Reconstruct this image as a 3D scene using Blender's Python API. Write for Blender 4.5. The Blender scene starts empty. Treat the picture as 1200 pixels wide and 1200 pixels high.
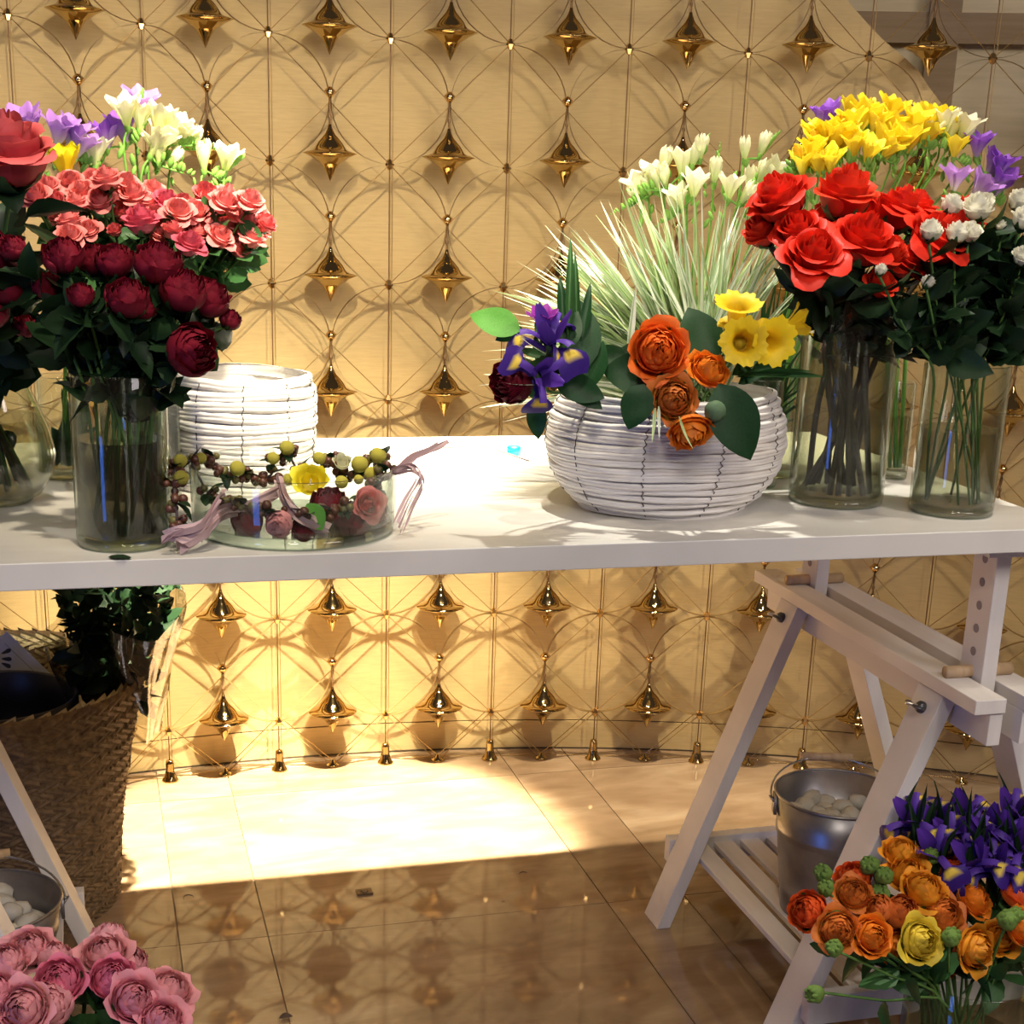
import bpy, math, random
from mathutils import Vector, Matrix, noise
from math import sin, cos, pi, radians, sqrt
random.seed(7)
S = bpy.context.scene
COL = S.collection

# ------------------------------------------------------------------ camera
F_PX, CX, CY = 1761.0, 592.0, 764.0
CAM = Vector((0.0, -1.61, 1.2))
A_ = Vector((0.96429483, -0.26305742, 0.03059876)).normalized()
C_ = Vector((0.25991982, 0.91792566, -0.29975686)).normalized()
B_ = A_.cross(C_); B_.normalize()
cd = bpy.data.cameras.new('camera'); cam = bpy.data.objects.new('camera', cd); COL.objects.link(cam)
cam.matrix_world = Matrix(((A_.x, B_.x, -C_.x, CAM.x), (A_.y, B_.y, -C_.y, CAM.y), (A_.z, B_.z, -C_.z, CAM.z), (0, 0, 0, 1)))
cd.sensor_width = 36.0; cd.sensor_fit = 'HORIZONTAL'; cd.lens = F_PX / 1200 * 36
cd.shift_x = (600 - CX) / 1200; cd.shift_y = (CY - 600) / 1200
cd.clip_start = 0.05
S.camera = cam

def ray(x, y): return C_ + A_ * ((x - CX) / F_PX) - B_ * ((y - CY) / F_PX)
def WY(x, y, Y):
    d = ray(x, y); return CAM + d * ((Y - CAM.y) / d.y)
def WZ(x, y, Z):
    d = ray(x, y); return CAM + d * ((Z - CAM.z) / d.z)

# ------------------------------------------------------------------ light
S.view_settings.view_transform = 'Standard'; S.view_settings.look = 'None'
S.view_settings.gamma = 1.0; S.view_settings.exposure = 0.0
S.view_settings.use_curve_mapping = False
S.cycles.transparent_max_bounces = 40
S.cycles.max_bounces = 10
S.cycles.sample_clamp_indirect = 6.0
S.cycles.blur_glossy = 0.3

w = bpy.data.worlds.new('world'); S.world = w; w.use_nodes = True
bg = w.node_tree.nodes['Background']
bg.inputs['Color'].default_value = (0.80, 0.62, 0.55, 1); bg.inputs['Strength'].default_value = 0.08

def spot(name, loc, target, power, angle, blend, color, r=0.03):
    l = bpy.data.lights.new(name, 'SPOT'); l.energy = power; l.spot_size = radians(angle); l.spot_blend = blend
    l.color = color; l.shadow_soft_size = r
    o = bpy.data.objects.new(name, l); COL.objects.link(o); o.location = loc
    o.rotation_euler = (Vector(target) - Vector(loc)).to_track_quat('-Z', 'Y').to_euler(); return o
def area(name, loc, target, power, sx, sy, color):
    l = bpy.data.lights.new(name, 'AREA'); l.shape = 'RECTANGLE'; l.size = sx; l.size_y = sy; l.energy = power; l.color = color
    o = bpy.data.objects.new(name, l); COL.objects.link(o); o.location = loc
    o.rotation_euler = (Vector(target) - Vector(loc)).to_track_quat('-Z', 'Y').to_euler(); return o
WARM = (1.0, 0.86, 0.62)
spot('downlight_table_back', (0.60, 0.50, 3.0), (0.38, 0.945, 0.0), 4600, 20, 0.4, (1.0, 0.89, 0.66), 0.03)
spot('downlight_wall', (0.15, -0.60, 2.50), (0.22, 1.38, 0.30), 215, 54, 1.0, WARM, 0.035)
spot('fill_wall_low', (0.50, -0.60, 2.50), (0.30, 1.38, 0.10), 880, 28, 1.0, (1.0, 0.90, 0.66), 0.05)  # added fill spot, brightens the wall below the tabletop
spot('downlight_wall_side', (1.20, -0.50, 2.50), (1.10, 1.30, 0.40), 60, 60, 1.0, WARM, 0.04)
spot('downlight_floor_right', (1.10, 0.48, 3.0), (0.98, 1.02, 0.0), 520, 26, 0.9, (1.0, 0.86, 0.62), 0.03)
spot('downlight_freesias', (0.62, 0.36, 2.75), (0.80, 0.42, 1.1), 190, 44, 0.8, (1.0, 0.94, 0.80), 0.03)
spot('downlight_freesias_left', (0.05, 0.40, 2.75), (0.02, 0.42, 1.1), 45, 30, 0.8, (1.0, 0.94, 0.80), 0.03)
spot('fill_red_roses', (0.95, -0.35, 2.6), (1.05, 0.15, 1.05), 40, 26, 0.8, (1.0, 0.90, 0.75), 0.05)  # extra spot added to lift the red and white roses
area('shop_front_fill', (2.3, -2.4, 2.7), (0.9, 0.1, 0.4), 38, 1.2, 1.2, (0.98, 0.88, 0.88))  # fill for shop-front daylight, raised clear of the vase reflections
area('shop_ceiling_panel', (-0.2, -2.6, 2.9), (0.3, 0.0, 0.5), 24, 0.5, 0.5, (1.0, 0.92, 0.80))
area('shop_ceiling_panel_far', (0.9, -3.0, 2.7), (0.7, 0.4, 0.8), 14, 0.5, 0.4, (1.0, 0.9, 0.72))
area('blue_lit_doorway', (-2.4, -2.2, 0.70), (0.4, 0.1, 0.70), 14, 0.46, 1.3, (0.08, 0.24, 1.0))
spot('fill_front_left', (-0.15, -0.95, 2.7), (0.0, -0.05, 0.3), 60, 20, 0.8, (1.0, 0.88, 0.74), 0.05)  # invented spot, there to brighten the pink floor bunch
spot('fill_front_right', (1.15, -0.95, 2.7), (1.12, -0.10, 0.3), 26, 22, 0.8, (1.0, 0.88, 0.72), 0.05)  # likewise added, brightens the orange floor bunch

# ------------------------------------------------------------------ materials
def mat(name, color=(.8, .8, .8), rough=.5, metal=0.0, **kw):
    m = bpy.data.materials.new(name); m.use_nodes = True
    b = m.node_tree.nodes['Principled BSDF']
    b.inputs['Base Color'].default_value = (*color, 1); b.inputs['Roughness'].default_value = rough
    b.inputs['Metallic'].default_value = metal
    for k, v in kw.items():
        b.inputs[k.replace('_', ' ')].default_value = v
    return m
def nodes(m): return m.node_tree.nodes, m.node_tree.links, m.node_tree.nodes['Principled BSDF']
def noise_color(m, c1, c2, scale=(10, 10, 10), nscale=1.0, detail=4, lo=.35, hi=.65, bump=0.0, dist=0.0, coord='Object'):
    N, L, b = nodes(m)
    tc = N.new('ShaderNodeTexCoord'); mp = N.new('ShaderNodeMapping'); mp.inputs['Scale'].default_value = scale
    nz = N.new('ShaderNodeTexNoise'); nz.inputs['Scale'].default_value = nscale; nz.inputs['Detail'].default_value = detail
    nz.inputs['Distortion'].default_value = dist
    cr = N.new('ShaderNodeValToRGB'); e = cr.color_ramp.elements
    e[0].position = lo; e[0].color = (*c1, 1); e[1].position = hi; e[1].color = (*c2, 1)
    L.new(tc.outputs[coord], mp.inputs['Vector']); L.new(mp.outputs[0], nz.inputs['Vector'])
    L.new(nz.outputs['Fac'], cr.inputs[0]); L.new(cr.outputs[0], b.inputs['Base Color'])
    if bump:
        bp = N.new('ShaderNodeBump'); bp.inputs['Strength'].default_value = bump; bp.inputs['Distance'].default_value = .002
        L.new(nz.outputs['Fac'], bp.inputs['Height']); L.new(bp.outputs[0], b.inputs['Normal'])
    return m
def petal_mat(name, rough=.5, trans=.25, sheen=.0):
    m = bpy.data.materials.new(name); m.use_nodes = True
    N, L, b = nodes(m); out = N['Material Output']
    at = N.new('ShaderNodeAttribute'); at.attribute_name = 'Col'
    L.new(at.outputs['Color'], b.inputs['Base Color']); b.inputs['Roughness'].default_value = rough
    b.inputs['Specular IOR Level'].default_value = .3
    tr = N.new('ShaderNodeBsdfTranslucent'); L.new(at.outputs['Color'], tr.inputs['Color'])
    mx = N.new('ShaderNodeMixShader'); mx.inputs[0].default_value = trans
    L.new(b.outputs[0], mx.inputs[1]); L.new(tr.outputs[0], mx.inputs[2]); L.new(mx.outputs[0], out.inputs['Surface'])
    return m
def glass_mat(name, tint=(.95, .97, .95), edge=(.55, .62, .55), refl=0.05, power=3.0):
    m = bpy.data.materials.new(name); m.use_nodes = True
    N, L = m.node_tree.nodes, m.node_tree.links; N.remove(N['Principled BSDF']); out = N['Material Output']
    lw = N.new('ShaderNodeLayerWeight'); lw.inputs['Blend'].default_value = .5
    pw = N.new('ShaderNodeMath'); pw.operation = 'POWER'; pw.inputs[1].default_value = power; L.new(lw.outputs['Facing'], pw.inputs[0])
    mr = N.new('ShaderNodeMapRange'); mr.inputs['To Min'].default_value = refl; mr.inputs['To Max'].default_value = .75
    L.new(pw.outputs[0], mr.inputs['Value'])
    mc = N.new('ShaderNodeMix'); mc.data_type = 'RGBA'; mc.inputs[6].default_value = (*tint, 1); mc.inputs[7].default_value = (*edge, 1)
    L.new(pw.outputs[0], mc.inputs[0])
    t = N.new('ShaderNodeBsdfTransparent'); L.new(mc.outputs[2], t.inputs[0])
    g = N.new('ShaderNodeBsdfGlossy'); g.inputs['Roughness'].default_value = .02
    mx = N.new('ShaderNodeMixShader'); L.new(mr.outputs[0], mx.inputs[0]); L.new(t.outputs[0], mx.inputs[1]); L.new(g.outputs[0], mx.inputs[2])
    L.new(mx.outputs[0], out.inputs['Surface']); return m

M = {}
M['wall'] = mat('gold_wall_fabric', (.56, .38, .17), .6, 0, Sheen_Weight=.1)
noise_color(M['wall'], (.47, .335, .145), (.55, .40, .180), (14, 14, 160), 2.0, 6, .25, .75, bump=.05)
M['panel'] = noise_color(mat('sunlit_bay_panel', (.4, .33, .22), .6), (.66, .55, .34), (.74, .62, .40), (5, 5, 60), 1.5, 4)  # lightened colour stands in for sunlight on the bay wall
M['pillar'] = noise_color(mat('brown_fabric_panel', (.2, .14, .08), .6), (.30, .20, .10), (.36, .25, .14), (5, 5, 60), 1.5, 4)
M['groove'] = mat('dark_groove', (.06, .04, .02), .8)
M['table'] = noise_color(mat('white_laminate', (.7, .68, .64), .35), (.62, .60, .56), (.76, .74, .70), (3, 9, 3), 1.4, 5, .3, .75, dist=.6)
M['tside'] = mat('white_edge_band', (.66, .63, .58), .5)
M['wood'] = noise_color(mat('white_painted_wood', (.72, .68, .66), .5), (.68, .64, .61), (.76, .72, .69), (30, 3, 3), 1.2, 4)
M['dowel'] = noise_color(mat('beech_dowel', (.5, .35, .2), .5), (.42, .28, .15), (.55, .38, .22), (40, 40, 4), 2, 3)
M['hole'] = mat('hole_shadow_grey', (.30, .25, .25), .9)
M['nut'] = mat('dark_steel', (.12, .12, .14), .4, .8)
M['screw'] = mat('bright_screw', (.7, .65, .55), .3, .9)
M['gold'] = mat('polished_gold', (.55, .40, .17), .06, 1.0)
M['chrome'] = mat('polished_brass_bead', (.72, .50, .24), .1, 1.0)
M['wire'] = mat('gold_wire', (.42, .27, .10), .35, .6)
M['cord'] = mat('bronze_cord', (.22, .12, .05), .5, .3)
M['glass'] = glass_mat('clear_glass')
M['glassd'] = glass_mat('clear_glass_thick', (.86, .92, .87), (.40, .50, .42), .08, 2.0)
M['water'] = glass_mat('vase_water', (.78, .78, .66), (.52, .52, .40), .02, 2.0)
M['watersurf'] = glass_mat('water_surface', (.80, .82, .74), (.6, .6, .5), .08, 4.0)
M['murky'] = glass_mat('murky_water', (.33, .31, .24), (.22, .20, .15), .02, 2.0)
M['cello'] = glass_mat('cellophane', (.93, .92, .88), (.6, .6, .55), .16, 1.6)
M['petal'] = petal_mat('petal', .5, .22)
M['petaldark'] = petal_mat('velvet_petal', .65, .08)
M['white_petal'] = petal_mat('pale_petal', .45, .35)
def leafmat(name, c, r=.35, tr=.08):
    m = mat(name, c, r + .1, 0, Specular_IOR_Level=.22); N, L, b = nodes(m)
    tc = N.new('ShaderNodeTexCoord'); nz = N.new('ShaderNodeTexNoise'); nz.inputs['Scale'].default_value = 40
    mx = N.new('ShaderNodeMix'); mx.data_type = 'RGBA'; mx.inputs[6].default_value = (*[v * .7 for v in c], 1); mx.inputs[7].default_value = (*[min(1, v * 1.35) for v in c], 1)
    L.new(tc.outputs['Object'], nz.inputs['Vector']); L.new(nz.outputs['Fac'], mx.inputs[0]); L.new(mx.outputs[2], b.inputs['Base Color'])
    t = N.new('ShaderNodeBsdfTranslucent'); t.inputs[0].default_value = (*[v * 1.3 for v in c], 1)
    ms = N.new('ShaderNodeMixShader'); ms.inputs[0].default_value = tr
    L.new(b.outputs[0], ms.inputs[1]); L.new(t.outputs[0], ms.inputs[2]); L.new(ms.outputs[0], N['Material Output'].inputs['Surface'])
    return m
M['leaf_dark'] = leafmat('dark_rose_leaf', (.012, .032, .012))
M['leaf_mid'] = leafmat('mid_green_leaf', (.035, .10, .03))
M['leaf_ruscus'] = leafmat('glossy_deep_leaf', (.012, .050, .016), .3)
M['leaf_light'] = leafmat('fresh_green_leaf', (.12, .36, .06), .4, .2)
M['stem'] = leafmat('green_stem', (.08, .17, .04), .5, 0)
M['stem_fresh'] = leafmat('fresh_stem', (.16, .38, .06), .45, .1)
M['stem_brown'] = leafmat('brown_stem', (.055, .045, .028), .6, 0)
M['bud'] = leafmat('green_bud', (.20, .40, .07), .5, .15)
M['bud_grey'] = leafmat('grey_green_bud', (.10, .17, .09), .6, .05)
M['wicker'] = noise_color(mat('white_painted_wicker', (.8, .77, .74), .6), (.66, .61, .57), (.84, .81, .78), (4, 4, 60), 3, 5, .3, .6, bump=.5)
M['stitch'] = mat('dark_binding_wire', (.05, .04, .04), .6)
M['straw'] = noise_color(mat('woven_straw', (.3, .2, .1), .75), (.11, .065, .028), (.26, .165, .075), (25, 25, 25), 3, 4, .3, .7)
M['straw_in'] = noise_color(mat('pale_woven_straw', (.4, .3, .15), .75), (.42, .34, .17), (.60, .50, .28), (25, 25, 25), 3, 4, .3, .7)
M['tin'] = noise_color(mat('galvanised_steel', (.4, .38, .38), .35, .85), (.22, .21, .22), (.40, .38, .38), (8, 8, 8), 2, 5, .3, .7)
M['tinlight'] = mat('steel_rim', (.5, .5, .5), .25, .9)
M['pebble'] = noise_color(mat('white_pebble', (.7, .68, .62), .6), (.42, .40, .34), (.60, .57, .50), (30, 30, 30), 2, 3)
M['pot'] = mat('dark_navy_plastic', (.012, .012, .022), .35)
M['paper'] = mat('white_paper', (.8, .8, .8), .6)
M['craspedia'] = noise_color(mat('craspedia_yellow', (.6, .52, .06), .8), (.26, .24, .02), (.52, .46, .06), (400, 400, 400), 1, 2, .35, .6, bump=.6)
M['berry'] = noise_color(mat('brown_berry', (.15, .05, .03), .35), (.045, .014, .010), (.15, .055, .03), (60, 60, 60), 1, 2)
M['berryg'] = noise_color(mat('olive_berry', (.15, .14, .03), .4), (.09, .075, .02), (.18, .16, .045), (60, 60, 60), 1, 2)
M['ribbon'] = mat('mauve_raffia', (.52, .36, .38), .6)
M['blue'] = mat('turquoise_plastic', (.0, .45, .60), .4)
M['twig'] = mat('dark_twig', (.06, .04, .04), .7)
M['ink'] = mat('printed_ink', (.02, .02, .02), .7)
M['floorplate'] = mat('brass_floor_plate', (.14, .09, .05), .4, .5)
# polished veined stone
def stone(name, c1, c2, c3):
    m = mat(name, c2, .045, 0, Specular_IOR_Level=.85); N, L, b = nodes(m)
    tc = N.new('ShaderNodeTexCoord'); mp = N.new('ShaderNodeMapping'); mp.inputs['Scale'].default_value = (1.6, 4.2, 1)
    mp.inputs['Rotation'].default_value = (0, 0, .12)
    L.new(tc.outputs['Object'], mp.inputs['Vector'])
    n1 = N.new('ShaderNodeTexNoise'); n1.inputs['Scale'].default_value = 1.6; n1.inputs['Detail'].default_value = 8; n1.inputs['Distortion'].default_value = 1.5
    n2 = N.new('ShaderNodeTexNoise'); n2.inputs['Scale'].default_value = 5; n2.inputs['Detail'].default_value = 6; n2.inputs['Distortion'].default_value = .6
    L.new(mp.outputs[0], n1.inputs['Vector']); L.new(mp.outputs[0], n2.inputs['Vector'])
    r1 = N.new('ShaderNodeValToRGB'); e = r1.color_ramp.elements
    e[0].position = .28; e[0].color = (*c1, 1); e[1].position = .74; e[1].color = (*c3, 1); x = e.new(.5); x.color = (*c2, 1)
    L.new(n1.outputs['Fac'], r1.inputs[0])
    r2 = N.new('ShaderNodeValToRGB'); r2.color_ramp.elements[0].position = .45; r2.color_ramp.elements[0].color = (.72, .66, .58, 1); r2.color_ramp.elements[1].position = .62; r2.color_ramp.elements[1].color = (1, 1, 1, 1)
    L.new(n2.outputs['Fac'], r2.inputs[0])
    mx = N.new('ShaderNodeMix'); mx.data_type = 'RGBA'; mx.blend_type = 'MULTIPLY'; mx.inputs[0].default_value = .4
    L.new(r1.outputs[0], mx.inputs[6]); L.new(r2.outputs[0], mx.inputs[7]); L.new(mx.outputs[2], b.inputs['Base Color'])
    return m
STONES = [stone('veined_stone_a', (.21, .135, .075), (.30, .20, .12), (.42, .31, .20)),
          stone('veined_stone_b', (.24, .155, .09), (.33, .225, .135), (.45, .34, .22))]
M['grout'] = mat('grout', (.18, .12, .07), .8)

# ------------------------------------------------------------------ mesh helpers
class MB:
    def __init__(s): s.v = []; s.f = []; s.c = []; s.col = (1, 1, 1)
    def vert(s, p, c=None):
        s.v.append(tuple(p)); s.c.append(c or s.col); return len(s.v) - 1
    def box(s, lo, hi, M4=None, col=None):
        i = len(s.v)
        for z in (lo[2], hi[2]):
            for x, y in ((lo[0], lo[1]), (hi[0], lo[1]), (hi[0], hi[1]), (lo[0], hi[1])):
                p = Vector((x, y, z)); s.vert(M4 @ p if M4 else p, col)
        for q in ((3, 2, 1, 0), (4, 5, 6, 7), (0, 1, 5, 4), (1, 2, 6, 5), (2, 3, 7, 6), (3, 0, 4, 7)): s.f.append([i + k for k in q])
    def prism(s, pts, y0, y1, axis='y'):
        n = len(pts); i = len(s.v)
        for yy in (y0, y1):
            for a, b in pts:
                s.vert({'y': (a, yy, b), 'z': (a, b, yy), 'x': (yy, a, b)}[axis])
        s.f.append([i + k for k in range(n)][::-1]); s.f.append([i + n + k for k in range(n)])
        for k in range(n): s.f.append([i + k, i + (k + 1) % n, i + n + (k + 1) % n, i + n + k])
    def grid(s, rows, closed=False):
        i = len(s.v); nr = len(rows); nc = len(rows[0])
        for r in rows:
            for it in r:
                if isinstance(it, tuple) and len(it) == 2 and hasattr(it[0], '__len__'): s.vert(it[0], it[1])
                else: s.vert(it)
        for a in range(nr - 1):
            for b in range(nc - (0 if closed else 1)):
                b2 = (b + 1) % nc
                s.f.append([i + a * nc + b, i + a * nc + b2, i + (a + 1) * nc + b2, i + (a + 1) * nc + b])
    def lathe(s, prof, n=32, c=(0, 0, 0), M4=None):
        rows = []
        for r, z in prof:
            row = []
            for k in range(n):
                a = 2 * pi * k / n; p = Vector((c[0] + r * cos(a), c[1] + r * sin(a), c[2] + z)); row.append(M4 @ p if M4 else p)
            rows.append(row)
        s.grid(rows, True)
    def tube(s, pts, r, n=6, cap=True, cols=None):
        pts = [Vector(p) for p in pts]; m = len(pts)
        t0 = (pts[1] - pts[0]).normalized(); up = Vector((0, 0, 1)) if abs(t0.z) < .9 else Vector((1, 0, 0))
        nrm = t0.cross(up).normalized(); rows = []
        for k, p in enumerate(pts):
            t = (pts[min(k + 1, m - 1)] - pts[max(k - 1, 0)])
            t = t.normalized() if t.length > 1e-9 else t0
            nrm = (nrm - t * nrm.dot(t)); nrm = nrm.normalized() if nrm.length > 1e-6 else t.orthogonal().normalized()
            b = t.cross(nrm); rr = r(k / (m - 1)) if callable(r) else r
            rows.append([p + (nrm * cos(2 * pi * j / n) + b * sin(2 * pi * j / n)) * rr for j in range(n)])
        i = len(s.v); s.grid(rows, True)
        if cap:
            s.f.append([i + j for j in range(n)][::-1]); s.f.append([i + (m - 1) * n + j for j in range(n)])
    def ball(s, c, r, nu=10, nv=6, sq=(1, 1, 1), jit=0, col=None, M4=None):
        rows = []
        for a in range(nv + 1):
            th = pi * a / nv; row = []
            for k in range(nu):
                ph = 2 * pi * k / nu; d = Vector((sin(th) * cos(ph) * sq[0], sin(th) * sin(ph) * sq[1], cos(th) * sq[2]))
                q = r * (1 + (jit * noise.noise(d * 1.7 + Vector(c) * 37) if jit else 0))
                p = Vector(c) + d * q
                if M4: p = M4 @ p
                row.append((p, col) if col else p)
            rows.append(row)
        s.grid(rows, True)
    def mesh(s, name, material, smooth=True, bevel=None):
        me = bpy.data.meshes.new(name); me.from_pydata(s.v, [], s.f); me.update()
        if smooth: me.polygons.foreach_set('use_smooth', [True] * len(me.polygons))
        ca = me.color_attributes.new('Col', 'FLOAT_COLOR', 'POINT')
        flat = []
        for c in s.c: flat += [c[0], c[1], c[2], 1.0]
        ca.data.foreach_set('color', flat)
        me.materials.append(material); return me
def obj(name, me, parent=None, M4=None, kind=None):
    o = bpy.data.objects.new(name, me); COL.objects.link(o)
    if parent is not None: o.parent = parent
    if M4 is not None: o.matrix_basis = M4
    if kind: o['kind'] = kind
    return o
def bevel(o, wdt=.001, seg=2):
    m = o.modifiers.new('bevel', 'BEVEL'); m.width = wdt; m.segments = seg; m.limit_method = 'ANGLE'
    return o
def tag(o, label, cat, group=None):
    o['label'] = label; o['category'] = cat
    if group: o['group'] = group
    return o
def thing(name, label, cat, loc=(0, 0, 0), group=None, rz=0):
    o = bpy.data.objects.new(name, None); COL.objects.link(o); o.location = loc; o.rotation_euler = (0, 0, rz)
    o.empty_display_size = .02
    return tag(o, label, cat, group)
def structure(o): o['kind'] = 'structure'; return o
def align(d, roll=0.0):
    d = Vector(d).normalized(); q = d.to_track_quat('Z', 'Y'); return q.to_matrix().to_4x4() @ Matrix.Rotation(roll, 4, 'Z')
def TM(p, d=(0, 0, 1), s=1.0, roll=0.0):
    if not hasattr(s, '__len__'): s = (s, s, s)
    return Matrix.Translation(p) @ align(d, roll) @ Matrix.Diagonal((*s, 1))
def catmull(P, n=4):
    P = [Vector(p) for p in P]; P = [P[0] * 2 - P[1]] + P + [P[-1] * 2 - P[-2]]; out = []
    for i in range(1, len(P) - 2):
        for k in range(n):
            t = k / n; a, b, c, d = P[i - 1:i + 3]
            out.append(.5 * ((2 * b) + (c - a) * t + (2 * a - 5 * b + 4 * c - d) * t * t + (3 * b - a - 3 * c + d) * t ** 3))
    out.append(P[-2]); return out
R = random.uniform
ORD = ['leftmost', 'second from left', 'third from left', 'fourth from left', 'fifth from left', 'sixth from left', 'seventh from left', 'eighth from left', 'ninth from left', 'tenth from left', 'eleventh from left', 'twelfth from left', 'thirteenth from left', 'fourteenth from left', 'fifteenth from left', 'sixteenth from left', 'seventeenth from left', 'eighteenth from left', 'nineteenth from left', 'twentieth from left'] + ['%d-th from left' % k for k in range(21, 60)]
def lerp(a, b, t): return tuple(a[i] + (b[i] - a[i]) * t for i in range(3))

# ------------------------------------------------------------------ setting: floor
fb = MB(); fb.box((-2.0, -2.2, -.05), (3.2, 2.2, -.004)); floor = structure(obj('floor', fb.mesh('floor', M['grout'], False)))
xs = []; x = .10 - .733 * 3
while x < 3.1: xs += [x, x + .143]; x += .733
ys = [.625 + .6 * k for k in range(-4, 3)]
for j in range(len(ys) - 1):
    for i in range(len(xs) - 1):
        g = .0009; cx, cy = (xs[i] + xs[i + 1]) / 2, (ys[j] + ys[j + 1]) / 2
        b = MB(); b.box((xs[i] - cx + g, ys[j] - cy + g, -.004), (xs[i + 1] - cx - g, ys[j + 1] - cy - g, 0))
        o = obj('tile', b.mesh('tile', STONES[(i + j) % 2], False), floor, Matrix.Translation((cx, cy, random.choice((0, -.0003)))))

# ------------------------------------------------------------------ setting: curved wall
WC = Vector((.435, -1.335, 0)); R0 = 2.684; RW = 2.745
def P_(deg, z, r=R0): a = radians(deg); return Vector((WC.x + r * sin(a), WC.y + r * cos(a), z))
def wall_strip(a0, a1, n, z0, ztop, r0, r1):
    b = MB(); rows = []
    for k in range(n + 1):
        a = a0 + (a1 - a0) * k / n; zt = ztop(a) if callable(ztop) else ztop
        rows.append([P_(a, z0, r0), P_(a, zt, r0), P_(a, zt, r1), P_(a, z0, r1)])
    b.grid(rows, True); return b
# the diagonal edge where the gold cladding stops, seen at the upper right
CUT = [(-40, 3.2), (13.5, 3.2), (17.5, 1.93), (21.4, 1.547), (22.81, 1.484), (24.43, 1.428), (25.21, 1.38), (27.83, 1.261), (29.16, 1.197), (33, 1.03), (46, .6)]
def cut(a):
    for (a0, z0), (a1, z1) in zip(CUT, CUT[1:]):
        if a0 <= a <= a1: return z0 + (z1 - z0) * (a - a0) / (a1 - a0)
    return CUT[-1][1]
wall = structure(obj('wall_back', wall_strip(-40, 46, 172, .068, cut, RW, RW + .02).mesh('wall_back', M['wall'], False)))
structure(obj('baseboard_back', wall_strip(-40, 46, 120, 0, .0655, RW - .001, RW + .02).mesh('baseboard_back', M['wall'], False)))
structure(obj('trim_1', wall_strip(-40, 46, 120, .0655, .068, RW + .003, RW + .02).mesh('trim_1', M['groove'], False)))
structure(obj('trim_2', wall_strip(-40, 46, 120, 0, .0035, RW - .0022, RW).mesh('trim_2', M['groove'], False)))
# set-back panelled bay behind the cut edge
bay = structure(obj('wall_right', wall_strip(15, 60, 60, .3, 3.2, RW + .34, RW + .36).mesh('wall_right', M['panel'], False)))
for a0, a1 in ((17.0, 22.0), (25.2, 26.4), (33.5, 38)):
    obj('panel', wall_strip(a0, a1, 8, .3, 3.2, RW + .30, RW + .34).mesh('panel', M['pillar'], False), bay)
obj('panel', wall_strip(22, 33.5, 14, 1.50, 1.56, RW + .31, RW + .34).mesh('panel', M['pillar'], False), bay)
obj('panel', wall_strip(26.4, 33.5, 10, .3, 1.28, RW + .31, RW + .34).mesh('panel', M['pillar'], False), bay)

# ------------------------------------------------------------------ wire screen hanging in front of the wall
STEP = 4.83; NZ = [.108 + .2225 * k for k in range(9)]
cords = [(k, 3.05 + STEP * k) for k in range(-4, 8)]
orns = [(k, .63 + STEP * k) for k in range(-3, 8)]
lattice = thing('wire_screen', 'screen of fine gold wire rings and cords hanging before the curved wall', 'wire screen', P_(3.05, 0))
LI = Matrix.Translation(-P_(3.05, 0))
def frame_at(deg, z, r=R0):
    a = radians(deg); x = Vector((cos(a), -sin(a), 0)); y = Vector((sin(a), cos(a), 0)); p = P_(deg, z, r)
    return Matrix(((x.x, y.x, 0, p.x), (x.y, y.y, 0, p.y), (0, 0, 1, p.z), (0, 0, 0, 1)))
rb = MB(); n = 40; hw = R0 * radians(STEP) / 2
pts = [(hw * .985 * cos(2 * pi * k / n), -(hw ** 2) * cos(2 * pi * k / n) ** 2 / (2 * R0), .1105 * sin(2 * pi * k / n)) for k in range(n + 1)]
for o_ in (-.0005, .0005):
    rb.grid([[Vector(((1 + o_ / .112) * x_, y_ + dy_, (1 + o_ / .112) * z_)) for dy_ in (-.0045, .0045)] for x_, y_, z_ in pts])
ring_me = rb.mesh('ring', M['wire'])
sb = MB()
for sx in (-1, 1):
    for sz in (-1, 1): sb.tube([(sx * .004, 0, sz * .004), (sx * hw, -.0023, sz * .108)], .0009, 4, False); sb.grid([[Vector((sx * .004, dy_, sz * .004)), Vector((sx * hw, dy_ - .0023, sz * .108))] for dy_ in (-.0035, .0035)])
star_me = sb.mesh('diagonal_wires', M['wire'])
nb = MB(); nb.lathe([(0, -.011), (.004, -.009), (.0085, 0), (.004, .009), (0, .011)], 6); node_me = nb.mesh('bead', M['chrome'], False)
cb = MB(); cb.tube([(0, 0, 0), (0, 0, 2.3)], .0013, 5); cord_me = cb.mesh('cord', M['cord'])
cb2 = MB(); cb2.tube([(.007, .012, 0), (.007, .012, 2.3)], .0006, 4); cord2_me = cb2.mesh('fine_cord', M['wire'])
bb = MB(); bb.lathe([(0, 0), (.0175, 0), (.0165, .003), (.0115, .010), (.0085, .024), (.0085, .038), (.007, .044), (0, .046)], 16)
bell_me = bb.mesh('bell_foot', M['gold'])
fb = MB(); fb.lathe([(0, 0), (.014, 0), (.013, .004), (.005, .008), (.003, .014), (0, .015)], 12)
for s_ in (-1, 1): fb.tube([(0, 0, .012), (s_ * .10, -.002, .108)], .0009, 4, False); fb.tube([(0, 0, .012), (s_ * hw, -.002, .006)], .0007, 4, False)
foot_me = fb.mesh('wire_foot', M['gold'])
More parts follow.
